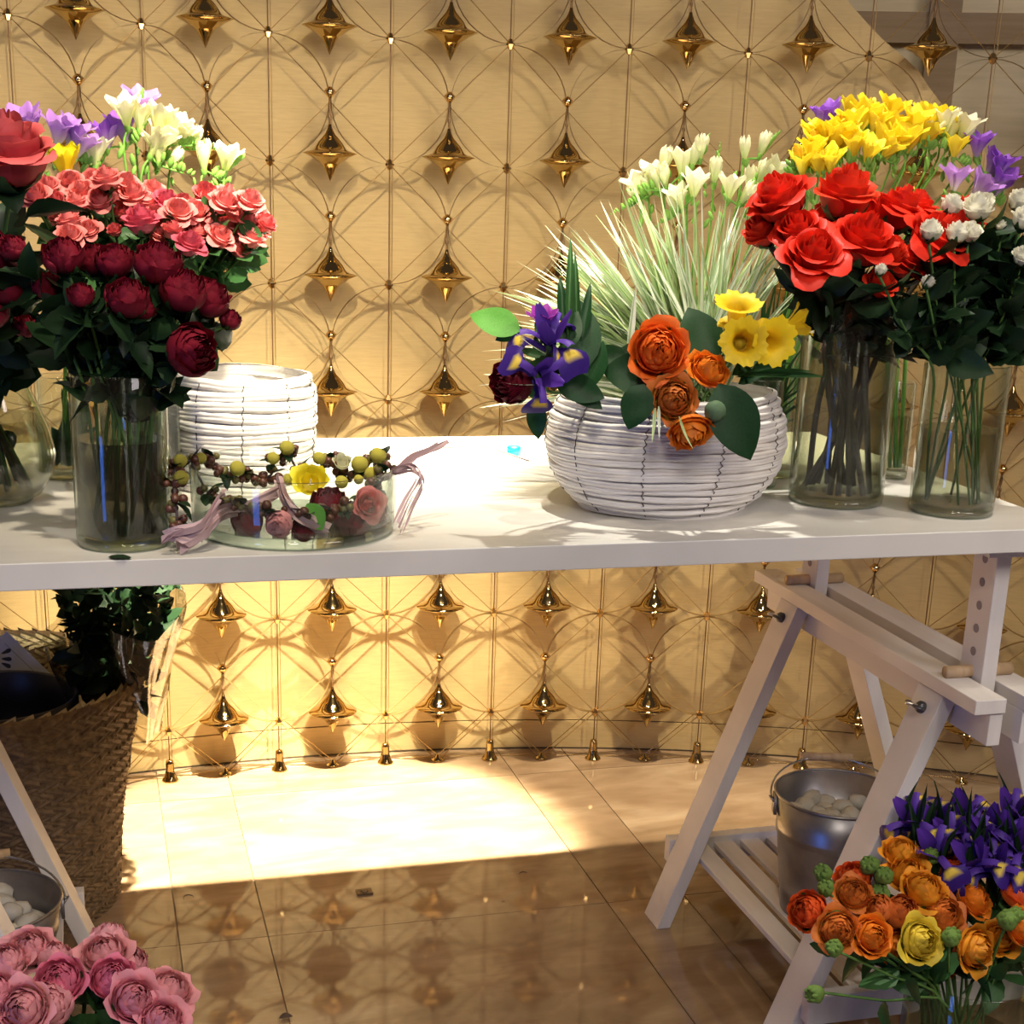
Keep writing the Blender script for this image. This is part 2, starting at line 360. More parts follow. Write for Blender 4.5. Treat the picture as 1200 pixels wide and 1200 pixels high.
for k, a in cords:
    Fm = LI @ frame_at(a, 0)
    obj('cord', cord_me, lattice, Fm @ Matrix.Translation((0, 0, .03))); obj('fine_cord', cord2_me, lattice, Fm @ Matrix.Translation((0, 0, .03)))
    obj('bell_foot', bell_me, lattice, Fm)
    for i, z in enumerate(NZ):
        obj('bead', node_me, lattice, LI @ frame_at(a, z)); obj('diagonal_wires', star_me, lattice, LI @ frame_at(a, z))
        if i < 8: obj('ring', ring_me, lattice, LI @ frame_at(a, z + .11125))
for k, a in orns: obj('wire_foot', foot_me, lattice, LI @ frame_at(a, 0))
# pendants
ob = MB(); ob.lathe([(0, -.050), (.0035, -.043), (.011, -.028), (.017, -.019), (.0185, -.0175), (.027, -.0125), (.036, -.0065), (.051, 0), (.051, .0008), (.039, .0045), (.031, .008), (.0275, .013), (.0235, .0195), (.017, .027), (.0105, .034), (.0065, .041), (.004, .047), (.003, .052), (0, .054)], 28)
body_me = ob.mesh('body', M['gold'])
ob = MB(); ob.lathe([(0, .05), (.0022, .052), (.0018, .062), (.0032, .064), (.0032, .068), (.0014, .071), (.0024, .085), (.0012, .10), (0, .101)], 8); rod_me = ob.mesh('rod', M['cord'])
ob = MB(); ob.lathe([(0, .098), (.004, .099), (.0095, .106), (.0105, .111), (.007, .115), (.003, .118), (0, .119)], 12); knob_me = ob.mesh('knob', M['chrome'])
rows_txt = ['row nearest the floor', 'second row from the floor', 'row hidden at tabletop height', 'row just above the tabletop', 'fifth row from the floor', 'sixth row from the floor', 'seventh row from the floor', 'top row']
for i in range(8):
    z = NZ[i] + .016
    vis = orns if i < 7 else orns[3:6]
    for q, (k, a) in enumerate(vis):
        if i == 7: continue
        o = thing('brass_pendant', 'brass spinning-top pendant, %s, %s' % (rows_txt[i], ORD[q]), 'pendant', P_(a, z), 'brass pendants on the wire screen', -radians(a))
        obj('body', body_me, o); obj('rod', rod_me, o); obj('knob', knob_me, o)

# ------------------------------------------------------------------ table
H = .8
tb = MB(); tb.box((-.62, 0, -.030), (1.21, .752, 0)); me = tb.mesh('tabletop', M['table'], False)
top = bevel(obj('tabletop', me, None, Matrix.Translation((0, 0, H))), .0012)
tag(top, 'long white laminate tabletop resting on two white wooden trestles', 'table')
def trestle(cx, label):
    t = thing('trestle', label, 'trestle', (cx, 0, 0), 'white wooden trestles')
    W_ = M['wood']
    def part(name, b, mt=W_, smooth=False, bev=.0012, par=t):
        o = obj(name, b.mesh(name, mt, smooth), par)
        if bev: bevel(o, bev)
        return o
    for s in (-1, 1):
        b = MB(); b.box((min(s * .0145, s * .060), -.012, .558), (max(s * .0145, s * .060), .675, .578)); part('beam_board', b)
        b = MB(); b.box((min(s * .0145, s * .034), -.008, .512), (max(s * .0145, s * .034), .671, .558)); part('beam_rail', b)
        for y0 in (.070, .513):
            # leg leans outward: offset(z) = .265 - .37 z
            x0 = s * .262; x1 = s * (.262 - .37 * .556); tx = s * .0235
            b = MB(); pr = [(x0, 0), (x0 - tx, 0), (x1 - tx, .556), (x1, .556)]
            if s > 0: pr = pr[::-1]
            b.prism(pr, y0, y0 + .062); lg = part('leg', b)
            # wing nut
            b = MB(); zc = .53; xc = s * (.262 - .37 * zc); yc = y0 + .031
            b.lathe([(0, -.004), (.0085, -.004), (.0085, .006), (.005, .010), (0, .010)], 12, M4=TM((xc, yc, zc), (s, 0, .35)))
            for q in (-1, 1):
                b.ball((0, 0, 0), 1, 8, 5, M4=TM((xc + s * .012, yc, zc + .004), (s, 0, .35)) @ Matrix.Translation((q * .011, 0, .003)) @ Matrix.Rotation(q * .5, 4, 'Y') @ Matrix.Diagonal((.010, .003, .006, 1)))
            wn = part('wing_nut', b, M['nut'], True, None)
            b = MB(); b.tube([(xc, yc, zc), (xc + s * .026, yc, zc + .009)], .0028, 6); obj('bolt', b.mesh('bolt', M['screw']), wn)
    for y0, tz in ((.055, 0), (.545, 0)):
        b = MB(); b.box((-.011, y0, .50), (.011, y0 + .054, .768)); post = part('post', b)
        hb = MB()
        for s in (-1, 1):
            for k in range(6):
                hb.lathe([(0, 0), (.0062, 0), (.0062, .0006), (0, .0006)], 14, M4=TM((s * .011, y0 + .027, .742 - k * .032), (s, 0, 0)))
        obj('pin_hole', hb.mesh('pin_hole', M['hole'], False), post)
        b = MB(); b.tube([(-.050, y0 + .027, .586), (.050, y0 + .027, .586)], .0085, 14); part('pin', b, M['dowel'], True, None)
    b = MB(); b.box((-.030, .045, .752), (.050, .62, .7695)); part('top_rail', b)
    for y0 in (.046, .578):
        b = MB(); b.box((-.222, y0, .088), (.222, y0 + .022, .132)); part('shelf_rail', b)
    for k in range(8):
        x0 = -.190 + k * .0495
        b = MB(); b.box((x0, .05, .1115), (x0 + .035, .594, .1215)); part('slat', b)
    return t
trestle(1.145, 'white wooden trestle with peg-hole posts under the right end of the table')
trestle(-.265, 'white wooden trestle at left edge, in front of the woven basket')

# ------------------------------------------------------------------ bloom meshes
def cup_petals(b, layers, tipc, basec, ruffle=.04, nu=4, nv=5, seed=0, edgec=None):
    """layers: (count, r, h, close, flare, dphi, z0) patches on surfaces of revolution"""
    rnd = random.Random(seed); ph0 = 0
    for li, (cnt, r, h, close, flare, dphi, z0) in enumerate(layers):
        ph0 += 2.4
        for k in range(cnt):
            pc = ph0 + 2 * pi * k / cnt + rnd.uniform(-.2, .2); dr = r * rnd.uniform(.94, 1.06); hh = h * rnd.uniform(.93, 1.07)
            fl = flare * rnd.uniform(.6, 1.4); ofs = rnd.uniform(-1, 1)
            rows = []
            for a in range(nv + 1):
                v = a / nv; row = []
                wv = dphi * (.45 + .55 * min(1, v * 2.2)) * (1 if v < .75 else 1 - .28 * ((v - .75) / .25) ** 2)
                for c in range(nu + 1):
                    u = 2 * c / nu - 1; ph = pc + u * wv
                    vv = v * (1 - .17 * abs(u) ** 2.6 * v)
                    prof = sqrt(max(0, 1 - (1 - min(1, vv * 1.5)) ** 2))
                    rr = dr * prof * (1 - close * max(0, vv - .4) ** 2 * 2.2) + fl * max(0, vv - .55) ** 2 * dr * 5.5
                    zz = z0 + hh * vv - fl * max(0, vv - .68) ** 2 * hh * 6
                    rr *= 1 + .03 * u
                    rf = ruffle * v * v * dr * (sin(u * 5 + ofs * 6) + .5 * sin(u * 11 + ofs * 9))
                    c_ = lerp(basec, tipc, min(1, v * 1.3))
                    if edgec and (v > .8): c_ = lerp(c_, edgec, .7)
                    q = .88 + .12 * sin(ofs * 7 + u * 3)
                    row.append((Vector(((rr + rf) * cos(ph), (rr + rf) * sin(ph), zz + rf)), tuple(x_ * q for x_ in c_)))
                rows.append(row)
            b.grid(rows)
def rose(name, tip, base, seed, openness=1.0, material='petal', edge=None):
    b = MB(); o = openness
    L_ = [(2, .07, .86, .5, 0, 2.0, .14), (3, .12, .88, .35, .04, 1.5, .12), (3, .18, .90, .3, .08, 1.3, .09), (4, .25, .90, .24, .14, 1.15, .05),
          (4, .33, .88, .16, .22 * o, 1.1, .02), (5, .40, .84, .08, .32 * o, .98, 0), (5, .455, .76, .02, .46 * o, .9, -.02), (4, .48, .66, -.02, .62 * o, .85, -.04)]
    cup_petals(b, L_, tip, base, .03, 6, 6, seed, edge)
    return b.mesh(name, M[material])
def ranunculus(name, tip, base, seed, eye=(.10, .14, .03), openness=1.0, material='petal', edge=None, er=.085):
    b = MB(); L_ = []
    for i in range(8):
        t = i / 7; L_.append((4 + i // 2, .12 + .36 * t, .52 + .10 * sin(t * 2) - .20 * t * t * openness, 1.15 - 1.05 * t * (.6 + .4 * openness), .0 + .34 * t ** 3 * openness, 1.05 - .3 * t, .10 - .12 * t))
    cup_petals(b, L_, tip, base, .045, 6, 5, seed, edge)
    b.ball((0, 0, .42 + er * .3), er, 10, 5, (1, 1, .8), col=eye)
    for k in range(10):
        a = k * 2.4; b.ball((.06 * cos(a), .06 * sin(a), .46), .022, 5, 3, col=tuple(x * .5 for x in eye))
    return b.mesh(name, M[material])
def garden(name, tip, base, seed):
    b = MB(); L_ = []
    for i in range(8):
        t = i / 7; L_.append((4 + i // 2, .08 + .40 * t, .74 - .06 * t, .75 - .30 * t, .03 + .18 * t * t, 1.1 - .25 * t, .10 - .14 * t))
    cup_petals(b, L_, tip, base, .05, 6, 5, seed)
    return b.mesh(name, M['petaldark'])
def trumpet(name, tip, base, seed, n=6, L_=1.0, wide=.42, material='white_petal', ruffle=.02, overlap=.66, close=0):
    b = MB(); rnd = random.Random(seed)
    for k in range(n):
        pc = 2 * pi * k / n + rnd.uniform(-.1, .1); off = 1.0 if k % 2 else .88; h = L_ * rnd.uniform(.9, 1.05); rows = []
        for a in range(7):
            v = a / 6; row = []
            for c in range(7):
                u = c / 3 - 1
                rad = (.06 + wide * (v ** 1.35)) * off - close * v ** 4 * .3
                wv = overlap * (1.0 if v < .72 else sqrt(max(.06, 1 - ((v - .72) / .29) ** 2)))
                ph = pc + u * wv; rf = ruffle * v * v * sin(u * 6 + k * 3)
                z = h * (v - .08 * v * u * u) - .10 * v ** 5
                row.append((Vector(((rad + rf) * cos(ph), (rad + rf) * sin(ph), z)), lerp(base, tip, min(1, v * 1.5))))
            rows.append(row)
        b.grid(rows)
    return b.mesh(name, M[material])
def daffodil(name, seed):
    b = MB(); rows = []; n = 48; b.col = (.70, .55, .04)
    Y1 = (.85, .62, .02); Y0 = (.70, .42, .01)
    for a in range(8):
        v = a / 7; row = []
        for k in range(n):
            ph = 2 * pi * k / n; fr = (.035 * v ** 4) * sin(ph * 7 + seed) + .035 * v ** 4 * sin(ph * 17)
            r = .17 + .12 * v + .34 * max(0, v - .55) ** 2 * 4 + fr
            row.append((Vector((r * cos(ph), r * sin(ph), .25 + .75 * v - .12 * v ** 8 + fr * .6)), lerp(Y0, Y1, v)))
        rows.append(row)
    b.grid(rows, True)
    for k in range(6):
        pc = pi / 3 * k; rows = []
        for a in range(6):
            v = a / 5; row = []
            for c in range(5):
                u = c / 2 - 1; wv = .24 * sin(pi * min(1, .1 + .85 * v)) + .02
                x_ = .10 + .34 * v; y_ = u * wv; z_ = .22 + .22 * v - .18 * v * v + .05 * abs(u)
                row.append((Vector((x_ * cos(pc) - y_ * sin(pc), x_ * sin(pc) + y_ * cos(pc), z_)), (.80, .62, .05)))
            rows.append(row)
        b.grid(rows)
    b.tube([(0, 0, 0), (0, 0, .3)], lambda t: .05 + .10 * t, 8)
    return b.mesh(name, M['petal'])
def iris(name, seed):
    b = MB(); rnd = random.Random(seed); b.col = (.06, .10, .05); D = (.050, .018, .25); P = (.028, .010, .14); Yl = (.85, .62, .08)
    for k in range(3):
        pc = 2 * pi * k / 3 + rnd.uniform(-.15, .15)
        rows = []   # falls
        for a in range(10):
            v = a / 9; row = []
            for c in range(7):
                u = c / 3 - 1; wv = .09 + (.25 * sin(pi * (v - .4) / .75) if v > .4 else 0)
                ang = .2 + 1.9 * v; x_ = .08 + .85 * v - .18 * v ** 3; z_ = .35 + .28 * sin(min(1, v * 1.25) * pi * .62) - .42 * v ** 3
                y_ = u * wv; z_ += -.06 * u * u
                yel = abs(u) < .35 and .50 < v < .70
                row.append((Vector((x_ * cos(pc) - y_ * sin(pc), x_ * sin(pc) + y_ * cos(pc), z_)), Yl if yel else lerp(P, D, v)))
            rows.append(row)
        b.grid(rows)
        rows = []   # style arm above the fall
        for a in range(6):
            v = a / 5; row = []
            for c in range(3):
                u = c - 1; x_ = .05 + .50 * v; y_ = u * .08; z_ = .48 + .26 * sin(v * pi * .6) - .04 * u * u
                row.append((Vector((x_ * cos(pc) - y_ * sin(pc), x_ * sin(pc) + y_ * cos(pc), z_)), (.12, .05, .42)))
            rows.append(row)
        b.grid(rows)
        pc += pi / 3; rows = []   # standards
        for a in range(7):
            v = a / 6; row = []
            for c in range(5):
                u = c / 2 - 1; wv = .03 + .14 * sin(pi * min(1, .05 + .9 * v)); x_ = .06 + .28 * v ** 1.4; y_ = u * wv; z_ = .35 + .72 * v
                row.append((Vector((x_ * cos(pc) - y_ * sin(pc) , x_ * sin(pc) + y_ * cos(pc), z_ + .03 * sin(u * 4))), lerp(P, (.11, .035, .38), v)))
            rows.append(row)
        b.grid(rows)
    b.tube([(0, 0, -.1), (0, 0, .2), (0, 0, .42)], lambda t: .05 + .05 * t, 6)
    return b.mesh(name, M['petal'])
def leafmesh(name, material, fold=.25, wd=.26, droop=.25, serr=0.0, nv=9):
    b = MB(); rows = []
    for a in range(nv + 1):
        v = a / nv; wv = wd * (sin(pi * (v ** .85)) ** .8 if 0 < v < 1 else .0) + .004; row = []
        sr = 1 + (serr * (1 if a % 2 else -1))
        for c in range(5):
            u = c / 2 - 1
            row.append((u * wv * (sr if abs(u) > .9 else 1), -droop * v * v + fold * wv * abs(u) + .01 * sin(v * 9 + u * 2), v))
        rows.append([Vector(p) for p in row])
    b.grid(rows); return b.mesh(name, material)
LEAF = {k: [leafmesh('leaf', M[m], *a) for a in v] for k, m, v in (
    ('rose', 'leaf_dark', [(.3, .30, .25, .06), (.15, .34, .1, .06), (.4, .26, .4, .06)]),
    ('mid', 'leaf_mid', [(.3, .28, .25, .05), (.2, .32, .1, .05)]),
    ('ruscus', 'leaf_ruscus', [(.18, .27, .12), (.25, .30, .22)]),
    ('light', 'leaf_light', [(.2, .26, .15), (.3, .30, .2)]))}
sp = MB()
for k in range(5):
    a = 2 * pi * k / 5; rows = []
    for v in (0, .3, .6, .85, 1):
        wv = .16 * (1 - v) ** .7 + .01; r_ = .05 + .42 * sin(v * 1.6) ; row = []
        for u in (-1, 0, 1): row.append((r_ * cos(a) - u * wv * sin(a), r_ * sin(a) + u * wv * cos(a), -.12 + .42 * v ** 1.2))
        rows.append([Vector(p) for p in row])
    sp.grid(rows)
sp.ball((0, 0, -.08), .13, 8, 5)
SEPAL = {'dark': sp.mesh('sepals', M['leaf_mid']), 'light': sp.mesh('sepals', M['bud'])}
def budmesh(name, material):
    b = MB(); b.lathe([(0, 0), (.10, .05), (.22, .25), (.26, .5), (.2, .78), (.08, .96), (0, 1)], 10); return b.mesh(name, material)
BUD = {'green': budmesh('bud', M['bud']), 'grey': budmesh('bud', M['bud_grey'])}
b = MB(); b.ball((0, 0, .35), .42, 12, 8, (1, 1, .9), .25)
for k in range(7):
    a = k * .9; b.ball((.24 * cos(a), .24 * sin(a), .52), .15, 6, 4, (1, 1, 1.5))
BUD['ran'] = b.mesh('bud', leafmat('olive_bud', (.13, .22, .045), .5, .05))

b = MB(); b.ball((0, 0, .35), .5, 12, 8, (1, 1, .95), .15); BUDG = b.mesh('bud', M['bud_grey'])
# petal palettes (linear)
CORAL = (.78, .10, .12)
RED = [rose('bloom', (.80, .030, .012), (.50, .010, .008), s, 1.0) for s in (1, 2, 3)] + [rose('bloom', (.82, .045, .015), (.50, .012, .008), 4, .5)]
PINK = [rose('bloom', (.92, .27, .26), (.86, .32, .26), s, .8) for s in (11, 12)] + [rose('bloom', (.80, .15, .16), (.8, .30, .2), 13, .5), rose('bloom', (.80, .13, .20), (.7, .15, .2), 14, .8)]
BIGPINK = rose('bloom', (.66, .07, .09), (.55, .06, .06), 21, 1.0, edge=(.75, .16, .17))
DARK = [garden('bloom', (.20, .004, .020), (.10, .002, .01), s) for s in (31, 32, 33)]
WHITER = [rose('bloom', (.92, .90, .78), (.84, .82, .60), s, .35, 'white_petal') for s in (41, 42)]
ORAN = [ranunculus('bloom', (.95, .27, .02), (.80, .16, .015), 51), ranunculus('bloom', (.95, .42, .03), (.88, .28, .02), 52, edge=(.95, .32, .03)),
        ranunculus('bloom', (.92, .13, .025), (.90, .36, .04), 53, openness=.7), ranunculus('bloom', (.80, .24, .04), (.75, .50, .07), 54, edge=(.62, .13, .02)),
        ranunculus('bloom', (.88, .66, .06), (.72, .70, .10), 55), ranunculus('bloom', (.80, .20, .04), (.66, .16, .03), 56, openness=.3)]
PRAN = [ranunculus('bloom', (.92, .36, .44), (.85, .26, .34), 61), ranunculus('bloom', (.95, .42, .46), (.94, .56, .50), 62), ranunculus('bloom', (.90, .24, .38), (.78, .15, .25), 63, openness=.8), ranunculus('bloom', (.95, .44, .48), (.92, .34, .40), 64, openness=.3)]
CENTREBLACK = ranunculus('bloom', (.92, .18, .02), (.85, .12, .012), 58, eye=(.012, .004, .006), er=.12)
YELCEN = ranunculus('bloom', (.62, .17, .03), (.66, .56, .08), 59, eye=(.45, .45, .07), edge=(.70, .20, .03))
FWH = [trumpet('bloom', (.90, .88, .62), (.55, .65, .15), s) for s in (71, 72)]
FWB = [trumpet('bloom', (.93, .92, .66), (.50, .66, .14), 73, 6, 1.0, .30, close=.75)]
FYE = [trumpet('bloom', (.90, .72, .03), (.75, .60, .05), s, wide=.50) for s in (74, 75)]
FYB = [trumpet('bloom', (.90, .58, .03), (.6, .5, .05), 76, 6, 1.0, .28, close=.7)]
FPU = [trumpet('bloom', (.30, .10, .62), (.55, .45, .5), s, wide=.50) for s in (77, 78)]
FLI = [trumpet('bloom', (.52, .26, .75), (.80, .76, .55), s, wide=.50) for s in (79, 80)]
TUL = trumpet('bloom', (.90, .80, .02), (.80, .72, .02), 81, 6, 1.0, .62, 'petal', .02, .75, .9)
IRIS = [iris('bloom', 91), iris('bloom', 92)]
DAF = [daffodil('bloom', 1), daffodil('bloom', 2)]

# ------------------------------------------------------------------ flower builder
def place_flower(name, label, cat, group, pos, axis, size, path, blooms, petal_buds=(), stem_mat='stem', r=.002, leaves=None, nleaf=0, leaf_len=.035, lrange=(.45, .95), sepal='dark', extra=None, zs=1.0):
    """pos: bloom base centre in world; path: world points from stem foot up to bloom"""
    base = Vector(path[0]); t = thing(name, label, cat, base, group)
    loc = lambda p: Vector(p) - base
    axis = Vector(axis).normalized()
    pts = catmull([loc(p) for p in path] + [loc(pos)], 4)
    b = MB(); b.tube(pts, r, 5); obj('stem', b.mesh('stem', M[stem_mat]), t)
    if blooms is not None:
        me = random.choice(blooms) if isinstance(blooms, (list, tuple)) else blooms
        bl = obj('bloom', me, t, TM(loc(pos), axis, (size, size, size * zs), R(0, 6.28)))
        if sepal: obj('sepals', SEPAL[sepal], bl)
    n = len(pts)
    for k in range(nleaf):
        f = R(*lrange); i = min(n - 2, int(f * (n - 1))); p = pts[i]; tg = (pts[i + 1] - pts[i]).normalized()
        side = tg.orthogonal().normalized(); side.rotate(Matrix.Rotation(R(0, 6.28), 3, tg))
        d = (side * R(.8, 1.3) + tg * R(.0, .8)); L_ = leaf_len * R(.7, 1.3)
        q = TM(p, d, L_, 0) ; q = Matrix.Translation(p) @ align(d, R(0, 6.28)) @ Matrix.Scale(L_, 4)
        obj('leaf', random.choice(LEAF[leaves]), t, q)
    return t
def rank_labels(items, fmt):
    order = sorted(range(len(items)), key=lambda i: items[i][0]); lab = [None] * len(items)
    for k, i in enumerate(order): lab[i] = fmt % ORD[k]
    return lab

# ------------------------------------------------------------------ vases
def vase(name, label, c, r, h, water=None, murky=False, flare=1.0, base=.012, cat='vase', wall_t=.003, z=H, stems=None, shape=None, group=None):
    t = thing(name, label, cat, (c[0], c[1], z), group)
    prof = shape or [(0, 0), (r * .93, 0), (r * .985, .003), (r, .010), (r * flare, h - .002), (r * flare - wall_t * .4, h), (r * flare - wall_t, h - .002), (r - wall_t, base + .003), (r * .9, base), (0, base)]
    b = MB(); b.lathe(prof, 64); obj('glass_wall', b.mesh('glass_wall', M['glass']), t)
    b = MB(); b.lathe([(0, .0008), (r * .92, .0008), (r * .975, .0045), (r * .965, base - .001), (0, base - .001)], 64); obj('glass_base', b.mesh('glass_base', M['glassd']), t)
    if water:
        rr = r - wall_t - .0004
        if shape: wp = [(0, base + .001)] + [(rad_at(shape, zz) - wall_t - .0006, zz) for zz in [base + .002 + (water - base - .002) * k / 10 for k in range(11)]] + [(0, water)]
        else: wp = [(0, base + .001), (rr * .93, base + .001), (rr, base + .005), (rr, water), (0, water)]
        b = MB(); b.lathe(wp[:-1], 48); wt = obj('water', b.mesh('water', M['murky'] if murky else M['water']), t)
        b = MB(); b.lathe([(wp[-2][0], water), (0, water)], 48); obj('water_surface', b.mesh('water_surface', M['watersurf'], False), wt)
    return t
def rad_at(shape, z):
    outer = shape[:len(shape) // 2 + 1]
    for (r0, z0), (r1, z1) in zip(outer, outer[1:]):
        if z0 <= z <= z1 and z1 > z0: return r0 + (r1 - r0) * (z - z0) / (z1 - z0)
    return outer[-1][0]
vB = (.033, .078); vA = (-.118, .325); vP = (.062, .339); vT = (-.036, .479)
vR = (.966, .194); vW = (1.092, .112); vS = (1.134, .337); vY = (.955, .385); vF = (.86, .47); vG = (.902, .305)
vase('glass_vase', 'tall clear cylinder vase of dark red garden roses, beside the shallow bowl', vB, .052, .190, .118, True)
shp = [(0, 0), (.040, 0), (.058, .010), (.074, .035), (.078, .060), (.072, .090), (.058, .125), (.046, .155), (.046, .168), (.043, .168), (.043, .155), (.055, .125), (.069, .090), (.075, .060), (.071, .035), (.055, .013), (0, .012)]
vase('glass_vase', 'rounded bulb vase at left edge under the big pink rose', vA, .05, .168, .105, False, shape=shp)
vase('glass_vase', 'clear cylinder vase behind the dark garden roses, holding pink spray roses', vP, .0505, .194, .10)
vase('glass_vase', 'slim clear glass with green leaves between bulb vase and tall cylinder', (vT[0], vT[1]), .030, .135, .05)
vase('glass_vase', 'large clear cylinder vase of red roses', vR, .0629, .272, .215)
vase('glass_vase', 'short clear cylinder vase of white spray roses at right end', vW, .0544, .194, .110)
vase('glass_vase', 'small clear glass bottle behind the red rose vase', vS, .0185, .140, .09)
vase('glass_vase', 'clear glass vase of yellow and purple freesias behind the red roses', vY, .040, .20, .10)
vase('glass_vase', 'clear glass vase of white freesias at the back of the table', vF, .035, .16, .09)
vase('glass_vase', 'narrow clear vase with cloudy water holding the striped grass', vG, .026, .150, .10, True)

# ------------------------------------------------------------------ red roses
reds = [(924, 232, .15, .062, (-.7, -.2)), (986, 232, .16, .066, (-.05, -.3)), (938, 268, .12, .052, (-.5, -.5)), (950, 300, .08, .062, (-.2, -.7)),
        (1004, 282, .10, .064, (0, -.6)), (1040, 246, .18, .058, (.3, -.3)), (1082, 280, .11, .066, (.35, -.7)), (1068, 248, .22, .054, (.1, -.1)),
        (1118, 248, .22, .054, (.6, -.2)), (1034, 288, .09, .040, (.1, -.6)), (1026, 322, .08, .034, (.1, -.8)), (965, 262, .20, .05, (-.2, 0)), (1016, 256, .2, .05, (0, -.1)), (1052, 300, .12, .045, (.3, -.6)), (900, 262, .17, .042, (-.8, -.3))]
lab = rank_labels(reds, 'bright red rose in the large cylinder vase, %s')
for i, (x, y, Y, s, tl) in enumerate(reds):
    p = WY(x, y + 22, Y) ; ax = Vector((tl[0], tl[1], 1.0)); ang = R(0, 6.28)
    foot = Vector((vR[0] + .045 * cos(ang), vR[1] + .045 * sin(ang), H + .016))
    rim = Vector((vR[0] + (p.x - vR[0]) * .45, vR[1] + (p.y - vR[1]) * .3, H + .25))
    mid = foot.lerp(rim, .5) + Vector((R(-.01, .01), R(-.01, .01), 0))
    place_flower('rose', lab[i], 'rose', 'red roses in the large vase', p, ax, s, [foot, mid, rim], RED[3] if s < .045 else RED[:3] if i != 1 else RED[3], stem_mat='stem_brown', r=.0042, leaves='rose', nleaf=12, leaf_len=.042, lrange=(.50, .95))

# ------------------------------------------------------------------ white spray roses
whites = [(1110, 246, .10, .026), (1088, 277, .05, .026), (1118, 280, .06, .026), (1134, 278, .07, .026), (1144, 252, .10, .034), (1153, 242, .12, .024), (1192, 242, .12, .028),
          (1196, 264, .08, .030), (1197, 306, .06, .026), (1085, 333, .03, .016), (1174, 268, .10, .016), (1216, 280, .1, .03), (1165, 300, .12, .018), (1030, 318, .03, .014)]
lab = rank_labels(whites, 'small white spray rose in the short right-hand vase, %s')
for i, (x, y, Y, s) in enumerate(whites):
    p = WY(x, y + 4, Y); ang = R(0, 6.28); foot = Vector((vW[0] + .036 * cos(ang), vW[1] + .036 * sin(ang), H + .016))
    rim = Vector((vW[0] + (p.x - vW[0]) * .35, vW[1] + (p.y - vW[1]) * .3, H + .19)); q = rim.lerp(p, .5) + Vector((0, 0, -.01))
    place_flower('spray_rose', lab[i], 'rose', 'white spray roses in the right-hand vase', p, (R(-.4, .4), R(-.5, 0), 1), s, [foot, foot.lerp(rim, .5), rim, q], WHITER, stem_mat='stem', r=.0018, leaves='rose', nleaf=19, leaf_len=.048, lrange=(.56, .98))

# ------------------------------------------------------------------ dark garden roses, left
darks = [(78, 300, .07, .046), (149, 350, .02, .048), (183, 312, .06, .056), (209, 342, .05, .054), (237, 348, .07, .050), (218, 412, .015, .058), (266, 366, .07, .026),
         (112, 302, .10, .040), (136, 305, .08, .044), (166, 355, .05, .034), (96, 340, .03, .03), (20, 285, .10, .03), (58, 330, .10, .034), (125, 370, .09, .04)]
lab = rank_labels(darks, 'dark burgundy garden rose in the tall left vase, %s')
for i, (x, y, Y, s) in enumerate(darks):
    p = WY(x, y + 16, Y); dx = p.x - vB[0]; ang = R(0, 6.28)
    foot = Vector((vB[0] + .034 * cos(ang), vB[1] + .034 * sin(ang), H + .016)); rim = Vector((vB[0] + max(-.04, min(.04, dx * .4)), vB[1] + R(-.02, .02), H + .188))
    if y > 400: rim = Vector((vB[0] + .04, vB[1] - .01, H + .188)); ax = (.5, -.9, .25); p = WY(x - 6, y + 2, .035); s = .058
    else: ax = (dx * 4, -.55, 1)
    place_flower('garden_rose', lab[i], 'rose', 'dark garden roses in the tall left vase', p, ax, s, [foot, foot.lerp(rim, .5), rim, rim.lerp(p, .5) + Vector((0, 0, .01))], DARK, stem_mat='stem', r=.002, leaves='rose', nleaf=17, leaf_len=.042, lrange=(.42, .97))
# garden roses and foliage at far left edge (bulb vase)
lf = [(-8, 318, .14, .06), (8, 350, .12, .05), (-14, 380, .12, .05), (30, 392, .16, .03)]
lab = rank_labels(lf, 'dark burgundy garden rose over the bulb vase at left edge, %s')
for i, (x, y, Y, s) in enumerate(lf):
    p = WY(x, y, Y); rim = Vector((vA[0] + (p.x - vA[0]) * .2, vA[1] - .02, H + .168)); foot = Vector((vA[0] + R(-.03, .03), vA[1] + R(-.03, .03), H + .018))
    place_flower('garden_rose', lab[i], 'rose', 'dark garden roses over the bulb vase', p, (0, -.6, 1), s, [foot, rim], DARK, stem_mat='stem', r=.002, leaves='rose', nleaf=16, leaf_len=.055, lrange=(.5, .95))
# big pink rose at the left edge
p = WY(14, 216, .17); rim = Vector((vA[0] + .0, vA[1] - .01, H + .168)); foot = Vector((vA[0] + .02, vA[1], H + .018))
big = place_flower('rose', 'big dusky pink rose with dark leaves at the upper left edge', 'rose', None, p, (-.05, -.35, 1), .080, [foot, rim, rim.lerp(p, .5)], BIGPINK, stem_mat='stem', r=.003, leaves='rose', nleaf=8, leaf_len=.07, lrange=(.6, .95), zs=1.0)
for (x, y, dx, dy, L_) in ((30, 255, 1, .35, .066), (28, 262, .75, -.45, .06), (20, 250, -.3, .8, .06), (8, 290, .9, -.2, .05)):
    q = WY(x, y, .15); d = A_ * dx + B_ * dy
    obj('leaf', random.choice(LEAF['rose']), big, Matrix.Translation(q - big.location) @ align(d, 0) @ Matrix.Rotation(R(-.5, .5), 4, 'Z') @ Matrix.Scale(L_, 4))
